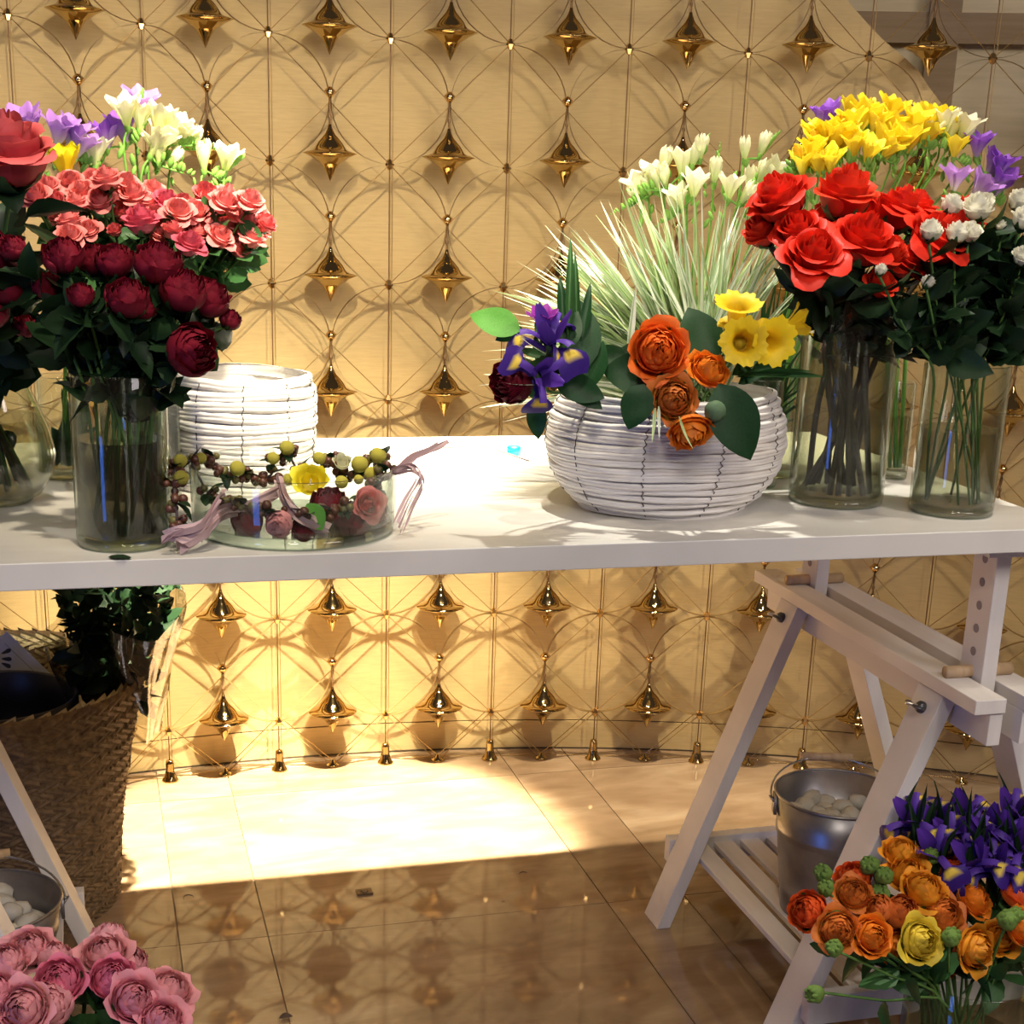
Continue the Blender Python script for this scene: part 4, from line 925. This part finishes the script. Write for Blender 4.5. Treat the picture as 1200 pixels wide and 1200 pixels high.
for (x, y, Y) in path:
    for k in range(8):
        p = WY(x + R(-10, 10), y + R(-8, 8), Y + R(-.008, .008)) - wl
        if (p + wl).z < H + .02: p.z = H + .02 - wl.z
        nme = random.choice(('berry', 'berry', 'berry', 'green_berry')); obj(nme, bm_[nme], wr, TM(p, (R(-1, 1), R(-1, 1), 1), R(.0036, .006)))
    for _ in range(2):
        obj('leaf', random.choice(LEAF['rose']), wr, TM(WY(x, y, Y) - wl, (R(-1, 1), R(-1, 0), R(-.5, 1)), R(.014, .026)))
b = MB(); b.tube(catmull([WY(*q) - wl for q in path + [path[4]]], 3), .0016, 5); obj('twig_ring', b.mesh('twig_ring', M['twig']), wr)
for (x, y, Y, s) in ((336, 525, .19, .0105), (278, 549, .18, .011), (320, 537, .19, .009), (374, 537, .18, .0095), (421, 544, .165, .0125), (443, 534, .16, .0115), (400, 565, .16, .0095), (338, 562, .17, .0085), (436, 556, .15, .0115), (235, 537, .14, .008), (420, 562, .15, .007), (212, 560, .06, .010), (211, 540, .09, .009)):
    obj('button_flower', bm_['button_flower'], wr, TM(WY(x, y, Y) - wl, (0, 0, 1), s * .88))
fy = MB(); cup_petals(fy, [(3, .3, .7, .3, .1, 1.1, 0), (5, .5, .7, 0, .3, .9, 0)], (.85, .75, .03), (.8, .62, .02), .08, 4, 5, 5)
obj('yellow_flower', fy.mesh('yellow_flower', M['petal']), wr, TM(WY(364, 572, .17) - wl, (-.1, -.8, .7), .036))
fy = MB(); cup_petals(fy, [(3, .3, .8, .3, .1, 1.1, 0), (4, .45, .7, 0, .2, .9, 0)], (.80, .78, .55), (.7, .68, .4), .08, 4, 5, 6)
obj('white_flower', fy.mesh('white_flower', M['white_petal']), wr, TM(WY(401, 548, .18) - wl, (-.1, -.6, .9), .022))
def ribbon(pts, wd, n=4):
    b = MB()
    for s in range(n):
        o1 = Vector((R(-.004, .004), R(-.004, .004), R(-.004, .004))); cp = catmull([Vector(p) - wl + o1 * (1 + 1.5 * i / len(pts)) for i, p in enumerate(pts)], 5); rows = []
        for k, p in enumerate(cp):
            a = k * .25 + s; d = Vector((cos(a) * .5, -.3, sin(a))).normalized() * wd * .5; rows.append([p - d, p + d])
        b.grid(rows)
    return obj('raffia_ribbon', b.mesh('raffia_ribbon', M['ribbon']), wr)
ribbon([WY(445, 560, .14), WY(466, 548, .11), WY(486, 532, .12), WY(518, 516, .14)], .006, 7)
ribbon([WY(462, 552, .11), WY(484, 548, .09), WY(494, 562, .08), WY(480, 590, .07), WY(468, 618, .06)], .004, 6)
ribbon([WY(330, 575, .10), WY(300, 590, .07), WY(262, 600, .055), WY(240, 622, .03), WY(215, 636, .015)], .010, 7)
ribbon([WY(326, 560, .12), WY(335, 585, .06), WY(352, 604, .04), WY(385, 622, .05)], .008, 5)
ribbon([WY(255, 585, .03), WY(236, 615, .012), WY(205, 625, .01), WY(188, 632, .02)], .008, 5)
ribbon([WY(262, 575, .10), WY(248, 600, .05), WY(242, 625, .04)], .008, 4)
fl = lambda nm, lb, cat, x, y, Y, ax, s, me: tag(obj(nm, me, None, TM(WY(x, y, Y) - Vector(ax).normalized() * s * .3, ax, s)), lb, cat, 'flower heads in the glass bowl')
fl('flower_head', 'pink ranunculus head lying in the glass bowl', 'flower head', 327, 614, .04, (-.3, -.9, .3), .034, PRAN[3])
fl('flower_head', 'coral rose head at the right inside the glass bowl', 'flower head', 431, 591, .075, (.1, -1, .35), .030, PINK[0])
fl('flower_head', 'dark burgundy flower head at the right bottom of the bowl', 'flower head', 412, 610, .09, (0, -.6, 1), .05, DARK[0])
fl('flower_head', 'dark purple flower head beside the pink ranunculus in the bowl', 'flower head', 356, 622, .055, (0, -.7, 1), .032, DARK[1])
fl('flower_head', 'dark burgundy flower head at the back centre of the bowl', 'flower head', 385, 592, .12, (0, -.6, 1), .045, DARK[2])
fl('flower_head', 'dark burgundy flower head at the left bottom of the bowl', 'flower head', 290, 612, .07, (-.2, -.6, 1), .04, DARK[0])
fl('flower_head', 'dark burgundy flower head against the right wall of the bowl', 'flower head', 440, 606, .11, (.2, -.6, 1), .04, DARK[1])
o = leaf_at('', 360, 590, .05, .5, -.9, .034, 'light', wd=1.5); o.name = 'loose_leaf'; tag(o, 'bright green leaf lying in the glass bowl', 'leaf')
# things lying on the tabletop
b = MB(); b.v = []; lm = LEAF['rose'][1]; o = obj('fallen_leaf', lm, None, Matrix.Translation(WZ(127, 653, H + .002)) @ align((1, 0, -.02), 0) @ Matrix.Scale(.028, 4)); tag(o, 'dark leaf lying on the table edge before the tall vase', 'leaf')
b = MB(); b.lathe([(0, 0), (.011, 0), (.011, .012), (.009, .014), (0, .014)], 20); o = obj('bottle_cap', b.mesh('bottle_cap', M['blue']), None, Matrix.Translation(WZ(602, 533, H))); tag(o, 'small turquoise cap behind the round basket', 'cap')
b = MB(); q0 = WZ(520, 525, H + .003); b.tube(catmull([Vector((0, 0, 0)), WZ(565, 522, H + .008) - q0, WZ(590, 530, H + .004) - q0, WZ(620, 540, H + .003) - q0], 5), .0016, 5)
o = obj('twig', b.mesh('twig', M['twig']), None, Matrix.Translation(q0)); tag(o, 'thin dark twig lying on the bright tabletop', 'twig')

# ------------------------------------------------------------------ under the table, left: woven basket with things
wb = thing('woven_basket', 'tall brown plaited straw basket under the left end of the table', 'basket', (-.185, .865, 0))
HB = .40; rb_ = lambda z: .195 + .062 * (z / HB) - .012 * sin(pi * z / HB)
def plait_band(z0, dz, n, mt, rfun, inner=False):
    b = MB(); rnd = random.Random(int(z0 * 1000))
    for j in range(n):
        for s in (-1, 1):
            a = 2 * pi * (j + (0 if s < 0 else .5)) / n; rr = rfun(z0) + (.0012 if inner else .0035) * (1 if s > 0 else .7) + rnd.uniform(-.001, .001)
            if inner: rr = rfun(z0) - .012
            zc = z0 + dz * (.27 if s < 0 else .73); da = dz * .62 / rr; sl = s * dz * .24; wdt = dz * .21; p = []
            q = []
            for (ua, uz) in ((-1, -1), (1, -1), (1, 1), (-1, 1)):
                aa = a + ua * da; zz = zc + ua * sl + uz * wdt + rnd.uniform(-.0015, .0015)
                q.append((aa, zz))
            i = len(b.v)
            for aa, zz in q: b.vert((rr * cos(aa), rr * sin(aa), zz))
            mid = [( (q[0][0] + q[3][0]) / 2, (q[0][1] + q[3][1]) / 2), ((q[1][0] + q[2][0]) / 2, (q[1][1] + q[2][1]) / 2)]
            for aa, zz in mid: b.vert(((rr + .003) * cos(aa), (rr + .003) * sin(aa), zz))
            b.f += [[i, i + 1, i + 5, i + 4], [i + 4, i + 5, i + 2, i + 3]]
            if not inner:
                for _ in range(1):
                    if rnd.random() < .35:
                        aa = a + rnd.uniform(-1, 1) * da; zz = zc; k = len(b.v); l2 = rnd.uniform(.006, .016)
                        for d_ in ((0, 0, 0), (0, 0, .0012), (1, .4, .0)):
                            r2 = rr + .002 + d_[0] * l2; b.vert((r2 * cos(aa + d_[0] * .02), r2 * sin(aa + d_[0] * .02), zz + d_[1] * l2 * rnd.uniform(-1, 1) + d_[2]))
                        b.f.append([k, k + 1, k + 2])
    return b
nb_ = 14
for k in range(nb_):
    obj('plait', plait_band(HB * k / nb_, HB / nb_, 64, M['straw'], rb_).mesh('plait', M['straw'], False), wb)
b = MB(); b.lathe([(0, .004)] + [(rb_(z) - .002, z) for z in [HB * k / 8 for k in range(9)]] + [(rb_(HB) - .008, HB + .001), (rb_(HB) - .010, HB - .01)] + [(rb_(z) - .010, z) for z in [HB * k / 8 for k in range(7, 0, -1)]] + [(0, .012)], 64)
obj('shell', b.mesh('shell', M['straw']), wb)
for k in range(nb_ - 3, nb_):
    obj('plait', plait_band(HB * k / nb_, HB / nb_, 56, M['straw_in'], rb_, True).mesh('plait', M['straw_in'], False), wb)
# dark pot inside
pt = thing('plant_pot', 'dark navy plastic pot standing inside the woven basket', 'pot', (-.165, .79, .120), None)
b = MB(); b.lathe([(0, 0), (.10, 0), (.125, .22), (.128, .222), (.128, .268), (.125, .27), (.122, .266), (.118, .22), (.095, .01), (0, .01)], 48); obj('pot_body', b.mesh('pot_body', M['pot']), pt)
b = MB(); b.lathe([(.1282, .2435), (.1292, .245), (.1282, .2465)], 48); obj('pot_rim', b.mesh('pot_rim', M['tinlight']), pt)
# sheets of paper standing in the basket
for k, (x0, y0, lb) in enumerate(((10, 742, 'white printed paper sheet standing in the woven basket'), )):
    c0, c1, c2, c3 = WY(8, 740, .97), WY(72, 802, .97), WY(40, 860, .95), WY(-60, 800, .95)
    b = MB(); o_ = c0.copy(); i = 0; n3 = (c1 - c0).cross(c3 - c0).normalized() * .0015
    for q in (c0, c1, c2, c3): b.vert(q - o_)
    for q in (c0, c1, c2, c3): b.vert(q - o_ + n3)
    b.f = [[0, 1, 2, 3], [7, 6, 5, 4], [0, 4, 5, 1], [1, 5, 6, 2], [2, 6, 7, 3], [3, 7, 4, 0]]
    pp = tag(obj('paper_sheet', b.mesh('paper_sheet', M['paper'], False), None, Matrix.Translation(o_)), lb, 'paper')
    nf = -n3.normalized() if n3.dot(CAM - c0) < 0 else n3.normalized()
    ex = (c1 - c0).normalized(); ey = (c3 - c0); ey = (ey - ex * ey.dot(ex)).normalized()
    b = MB()
    def inkquad(p0, p1, p2, p3):
        i = len(b.v)
        for u, v in (p0, p1, p2, p3): b.vert(ex * u + ey * v + nf * .0035)
        b.f.append([i, i + 1, i + 2, i + 3])
    inkquad((.012, .016), (.118, .016), (.118, .0166), (.012, .0166))
    for r_ in range(7): inkquad((.014 + .003 * r_, .05 + r_ * .0035), (.035 + .003 * r_, .05 + r_ * .0035), (.035 + .003 * r_, .051 + r_ * .0035), (.014 + .003 * r_, .051 + r_ * .0035))
    obj('print', b.mesh('print', M['ink'], False), pp)
    # dark bow-like emblem at the left edge
    b = MB()
    for (x, y, dx, dy) in ((2, 766, 1, .45), (2, 772, 1, -.05), (2, 777, 1, -.45), (-2, 772, -1, .4), (-2, 774, -1, -.4)):
        q = WY(x, y, .945) - o_; d = (A_ * dx + B_ * dy).normalized(); m_ = d.cross(C_).normalized()
        rows = [[q + d * s_ * .017 - m_ * w_, q + d * s_ * .017 + m_ * w_] for s_, w_ in ((0, .001), (.3, .0025), (.7, .0038), (.9, .003), (1, .001))]
        b.grid(rows)
    obj('emblem', b.mesh('emblem', M['ink']), pp)
# dark foliage plant wrapped in cellophane
pl = thing('wrapped_plant', 'dark leafy plant wrapped in clear cellophane in the woven basket', 'plant', WY(140, 822, .86) - Vector((0, 0, .12)))
pb = pl.location.copy()
for k in range(420):
    u = R(0, 1) ** .8; x = 136 + R(-1, 1) * (34 + 36 * u); y = 830 - u * 160; Y = .86 + R(-.07, .05)
    p = WY(x, y, Y) - pb; d = (R(-1, 1), R(-1, .3), R(-.6, 1))
    obj('leaf', random.choice(LEAF['rose']), pl, Matrix.Translation(p) @ align(d, R(0, 6)) @ Matrix.Scale(R(.026, .05), 4))
b = MB()
for k in range(9):
    a = k * .7; b.tube([(.01 * cos(a), .01 * sin(a), 0), (.03 * cos(a), .03 * sin(a), .2), (.06 * cos(a), .05 * sin(a), .36)], .003, 5)
obj('stems', b.mesh('stems', M['stem_brown']), pl)
rows = []
for k in range(9):
    v = k / 8; row = []
    for j in range(40):
        a = 2 * pi * j / 40; rr = (.060 + .050 * v) * (1 + .10 * sin(a * 5 + v * 4) + .06 * sin(a * 11)) ; row.append(Vector((rr * cos(a), rr * sin(a), .06 + .20 * v + .03 * v * sin(a * 3 + 1) + (.06 * v * max(0, cos(a)) ** 2))))
    rows.append(row)
b = MB(); b.grid(rows, True); obj('cellophane', b.mesh('cellophane', M['cello']), pl)
# small white crate behind the pot
b = MB(); b.box((0, 0, 0), (.03, .03, .05)); 

# ------------------------------------------------------------------ buckets of pebbles
def bucket(label, c, z0, r0, r1, h, fill, group='galvanised buckets of pebbles', rz=0):
    t = thing('metal_bucket', label, 'bucket', (*c, z0), group, rz)
    rr = lambda z: r0 + (r1 - r0) * z / h
    b = MB(); b.lathe([(0, 0), (r0, 0), (rr(h * .30), h * .30), (rr(h * .66), h * .66), (rr(h * .67) + .0018, h * .672), (rr(h * .69), h * .69), (rr(h * .70) + .0018, h * .702), (rr(h * .72), h * .72), (rr(h), h), (rr(h) - .0015, h), (rr(h * .3) - .0015, h * .3), (r0 - .002, .003), (0, .003)], 64); obj('bucket_body', b.mesh('bucket_body', M['tin']), t)
    b = MB(); n = 48; b.tube([(rr(h) * cos(2 * pi * k / n), rr(h) * sin(2 * pi * k / n), h) for k in range(n + 1)], .0022, 6, False); obj('rolled_rim', b.mesh('rolled_rim', M['tin']), t)
    for s in (-1, 1):
        b = MB(); b.box((s * (r1 + .0005) - .002, -.011, h - .035), (s * (r1 + .0005) + .002, .011, h - .004)); b.tube([(s * (r1 + .002), -.006, h - .015), (s * (r1 + .009), 0, h - .008), (s * (r1 + .002), .006, h - .015)], .0018, 5); obj('handle_ear', b.mesh('handle_ear', M['tin']), t)
    pts = [((r1 + .006) * cos(a), .0 + .085 * sin(a) ** 1.0 * 1.0, h - .012 + .030 * sin(a)) for a in [pi * k / 24 for k in range(25)]]
    pts = [(x, min(.11, y * 1.25), z) for x, y, z in pts]
    b = MB(); b.tube(pts, .0017, 6); hd = obj('handle', b.mesh('handle', M['tinlight']), t)
    b = MB(); b.tube([(-.040, .1062, h + .018), (.040, .1062, h + .018)], .007, 12); obj('handle_grip', b.mesh('handle_grip', M['dowel']), hd)
    b = MB(); b.lathe([(0, fill - .02), (rr(fill) - .004, fill - .02)], 24); obj('pebble_bed', b.mesh('pebble_bed', M['pebble']), t, kind='stuff')
    return t
def pebbles(c, z, r, n, where, seed):
    rnd = random.Random(seed); pm = []
    for v in range(4):
        b = MB(); b.ball((0, 0, 0), 1, 12, 8, (1.15, .9, .78), .22); pm.append(b.mesh('pebble', M['pebble']))
        for i, vv in enumerate(b.v): pass
    pts = []
    for k in range(n):
        for _ in range(30):
            a = rnd.uniform(0, 6.28); q = r * sqrt(rnd.random()); p = (c[0] + q * cos(a), c[1] + q * sin(a))
            if all((p[0] - o_[0]) ** 2 + (p[1] - o_[1]) ** 2 > .018 ** 2 for o_ in pts): break
        pts.append(p)
    order = sorted(range(n), key=lambda i: pts[i][0])
    for k, i in enumerate(order):
        s = rnd.uniform(.013, .018)
        o = obj('pebble', rnd.choice(pm), None, TM((pts[i][0], pts[i][1], z + rnd.uniform(-.006, .008)), (rnd.uniform(-.4, .4), rnd.uniform(-.4, .4), 1), s, rnd.uniform(0, 6)))
        tag(o, 'rounded white pebble in the bucket %s, %s' % (where, ORD[k]), 'pebble', 'white pebbles in the bucket ' + where)
bucket('galvanised bucket of white pebbles on the right trestle shelf', (1.085, .31), .1215, .075, .098, .195, .150, rz=-.28)
pebbles((1.085, .31), .1215 + .155, .070, 26, 'on the right shelf', 3)
bucket('galvanised bucket of pale pebbles on the left trestle shelf', (-.165, .31), .1215, .075, .098, .140, .11, rz=.1)
pebbles((-.165, .31), .1215 + .116, .070, 22, 'on the left shelf', 4)

# ------------------------------------------------------------------ foreground bunches
def ran_bunch(items, vc, vr, rimz, fmt, group, pal, leafk='mid', nleaf=3, stem='stem', r=.0022, name='ranunculus', leaf_len=.04):
    lab = rank_labels(items, fmt)
    for i, it in enumerate(items):
        x, y, Y, s, v = it[:5]; ax = it[5] if len(it) > 5 else None
        p = WY(x, y, Y); a = R(0, 6.28); foot = Vector((vc[0] + vr * .5 * cos(a), vc[1] + vr * .5 * sin(a), .02)); rim = Vector((vc[0] + max(-vr * .8, min(vr * .8, (p.x - vc[0]) * .6)), vc[1] + max(-vr * .8, min(vr * .8, (p.y - vc[1]) * .6)), rimz))
        axv = Vector(ax) if ax else Vector(((p.x - vc[0]) * 4 + R(-.3, .3), (p.y - vc[1]) * 3 - .5 + R(-.2, .2), 1))
        axv.normalize(); pb_ = p - axv * s * .25
        if v == 'bud':
            place_flower('ranunculus_bud', lab[i].replace('ranunculus', 'ranunculus bud'), 'bud', group, pb_, axv, s, [foot, rim, rim.lerp(pb_, .5) + Vector((R(-.01, .01), R(-.01, .01), 0))], BUD['ran'], stem_mat=stem, r=r * .8, leaves=leafk, nleaf=1, leaf_len=leaf_len, lrange=(.5, .8), sepal=None)
        else:
            place_flower(name, lab[i], 'ranunculus', group, pb_, axv, s, [foot, rim, rim.lerp(pb_, .5) + Vector((R(-.01, .01), R(-.01, .01), 0))], pal[v], stem_mat=stem, r=r, leaves=leafk, nleaf=nleaf, leaf_len=leaf_len, lrange=(.45, .85))
OC = WY(1080, 1200, -.12); OC = (1.07, -.10)
O_ = [(948, 1068, -.10, .052, 2, (-.7, -.6, .6)), (982, 1090, -.14, .050, 3, (-.3, -.9, .5)), (1021, 1097, -.15, .050, 0, (0, -.8, .6)), (1000, 1030, -.05, .050, 2, (-.4, -.3, 1)), (1000, 1048, -.08, .046, 3, (-.2, -.6, .8)), (1064, 1025, -.04, .056, 1), (1082, 1044, -.08, .058, 1, (.1, -.5, .9)),
      (1118, 1024, -.02, .056, 2, (.3, -.4, .9)), (1030, 1066, -.10, .042, 5), (1056, 1070, -.11, .048, 5, (0, -.7, .8)), (1104, 1072, -.10, .058, 3, (.1, -.8, .7)), (1140, 1054, -.06, .052, 0, (.4, -.6, .8)), (1077, 1102, -.15, .054, 4, (.1, -.9, .5)), (1142, 1112, -.14, .056, 1, (.3, -.9, .3)),
      (1056, 1000, -.01, .050, 1, (-.1, -.3, 1)), (1190, 1050, -.08, .046, 2), (1196, 1086, -.14, .050, 0, (.3, -.7, .6)), (1170, 1100, -.12, .046, 1), (1050, 1108, -.12, .046, 0, (0, -1, .1)), (1110, 1125, -.10, .046, 5, (0, -.9, 0)), (1012, 1060, -.08, .040, 2),
      (966, 1024, -.06, .028, 'bud'), (1020, 1016, -.06, .030, 'bud'), (1036, 1028, -.08, .028, 'bud'), (1032, 1048, -.08, .030, 'bud'), (968, 1042, -.08, .026, 'bud'), (1114, 1100, -.16, .030, 'bud'), (978, 1112, -.17, .026, 'bud'), (957, 1164, -.18, .028, 'bud', (-1, -.3, .1)), (1090, 1006, -.02, .028, 'bud'),
      (1138, 1012, 0, .022, 'bud'), (1180, 1080, -.16, .032, 'bud'), (1188, 1074, -.15, .026, 'bud'), (978, 1068, -.12, .022, 'bud')]
ran_bunch(O_, OC, .075, .22, 'orange ranunculus in the floor bunch at lower right, %s', 'orange ranunculus at lower right', ORAN, nleaf=5, leaf_len=.05)
vase('glass_vase', 'clear floor vase of orange ranunculus at lower right', OC, .080, .24, .14, z=0)
PC = (-.055, -.035)
Q_ = [(35, 1112, -.02, .052, 1), (8, 1128, -.04, .050, 1), (62, 1122, -.03, .044, 3, (.1, -.2, 1)), (128, 1100, .0, .046, 3, (.2, .2, 1)), (122, 1118, -.03, .054, 1, (-.1, -.5, 1)), (70, 1150, -.08, .054, 2, (-.1, -.7, .8)), (132, 1148, -.07, .052, 2, (.1, -.6, .8)), (157, 1172, -.10, .054, 0, (.2, -.7, .7)),
      (198, 1160, -.06, .054, 1, (.4, -.4, .9)), (28, 1182, -.12, .058, 1, (-.2, -.8, .6)), (58, 1178, -.10, .056, 3, (0, -.7, .5)), (190, 1196, -.12, .05, 0), (150, 1130, -.02, .05, 3), (-6, 1165, -.10, .05, 0), (96, 1130, -.01, .045, 3)]
ran_bunch(Q_, PC, .065, .24, 'pink ranunculus in the floor bunch at lower left, %s', 'pink ranunculus at lower left', PRAN, nleaf=3, r=.0028)
vase('glass_vase', 'clear floor vase of pink ranunculus at lower left', PC, .072, .25, .14, z=0)
IC = (1.30, -.02)
I_ = [(1072, 952, .03, 0), (1100, 958, .03, 1), (1098, 990, -.02, 0), (1128, 948, .05, 1), (1140, 1000, -.04, 0), (1165, 1006, -.05, 1), (1160, 965, .0, 0), (1185, 945, .04, 1), (1195, 985, -.04, 0), (1118, 975, 0, 1), (1205, 960, .02, 0), (1146, 978, -.01, 1), (1178, 975, -.02, 0)]
lab = rank_labels(I_, 'deep violet iris in the floor bunch behind the orange ranunculus, %s')
for i, (x, y, Y, v) in enumerate(I_):
    p = WY(x, y + 12, Y); a = R(0, 6.28); foot = Vector((IC[0] + .03 * cos(a), IC[1] + .03 * sin(a), .02)); rim = Vector((IC[0] + (p.x - IC[0]) * .4, IC[1] + (p.y - IC[1]) * .4, .20))
    ax = Vector(((p.x - IC[0]) * 3, -.45, 1)).normalized()
    t = place_flower('iris', lab[i], 'iris', 'violet irises at lower right', p - ax * .028, ax, .066, [foot, rim], IRIS[v], stem_mat='stem', r=.003, sepal=None, leaves='mid', nleaf=2, leaf_len=.07, lrange=(.5, .9))
    for k in range(3):
        q = p - Vector((R(-.02, .02), 0, .06)) - t.location; obj('leaf', LEAF['rose'][0], t, Matrix.Translation(q) @ align((R(-.35, .25), R(-.2, .2), 1), R(0, 6)) @ Matrix.Diagonal((.016, .1, R(.09, .14), 1)))
vase('glass_vase', 'clear floor vase of violet irises behind the orange bunch', IC, .062, .22, .12, z=0)

# ------------------------------------------------------------------ litter on the floor
q = WZ(427, 1046, 0); b = MB(); b.box((-.014, -.010, 0), (.014, .010, .003)); b.lathe([(0, .0031), (.007, .0031), (.006, .005), (0, .005)], 12); o = obj('floor_plate', b.mesh('floor_plate', M['floorplate'], False), None, Matrix.Translation(q)); tag(o, 'small dark metal plate set on the stone floor', 'plate')
for (x, y, lb, kind) in ((221, 1054, 'curled dark leaf scrap on the floor near the woven basket', 0), (613, 1024, 'thin dark leaf scrap on the floor below the table centre', 1), (335, 1193, 'dark leaf scrap on the floor at the bottom edge', 2), (590, 1058, 'tiny dark leaf crumb on the floor right of the plate', 1)):
    q = WZ(x, y, .002); s = (.018, .016, .02, .006)[(221, 613, 335, 590).index(x)]
    b = MB(); rows = []
    for k in range(9):
        v = k / 8; a = v * (3.6 if kind == 0 else .8); rr = s * .5; c_ = Vector((rr * cos(a), rr * sin(a), .002 + .002 * sin(v * 3))) if kind == 0 else Vector((s * (v - .5), .2 * s * sin(v * 3), .001 + .001 * sin(v * 3)))
        w_ = s * (.10 if kind < 2 else .35) * sin(pi * min(1, v * .9 + .05)) ; rows.append([c_ + Vector((0, -w_, 0)), c_ + Vector((0, w_, .0008))])
    b.grid(rows); o = obj('leaf_scrap', b.mesh('leaf_scrap', M['twig']), None, Matrix.Translation(q)); tag(o, lb, 'leaf scrap')
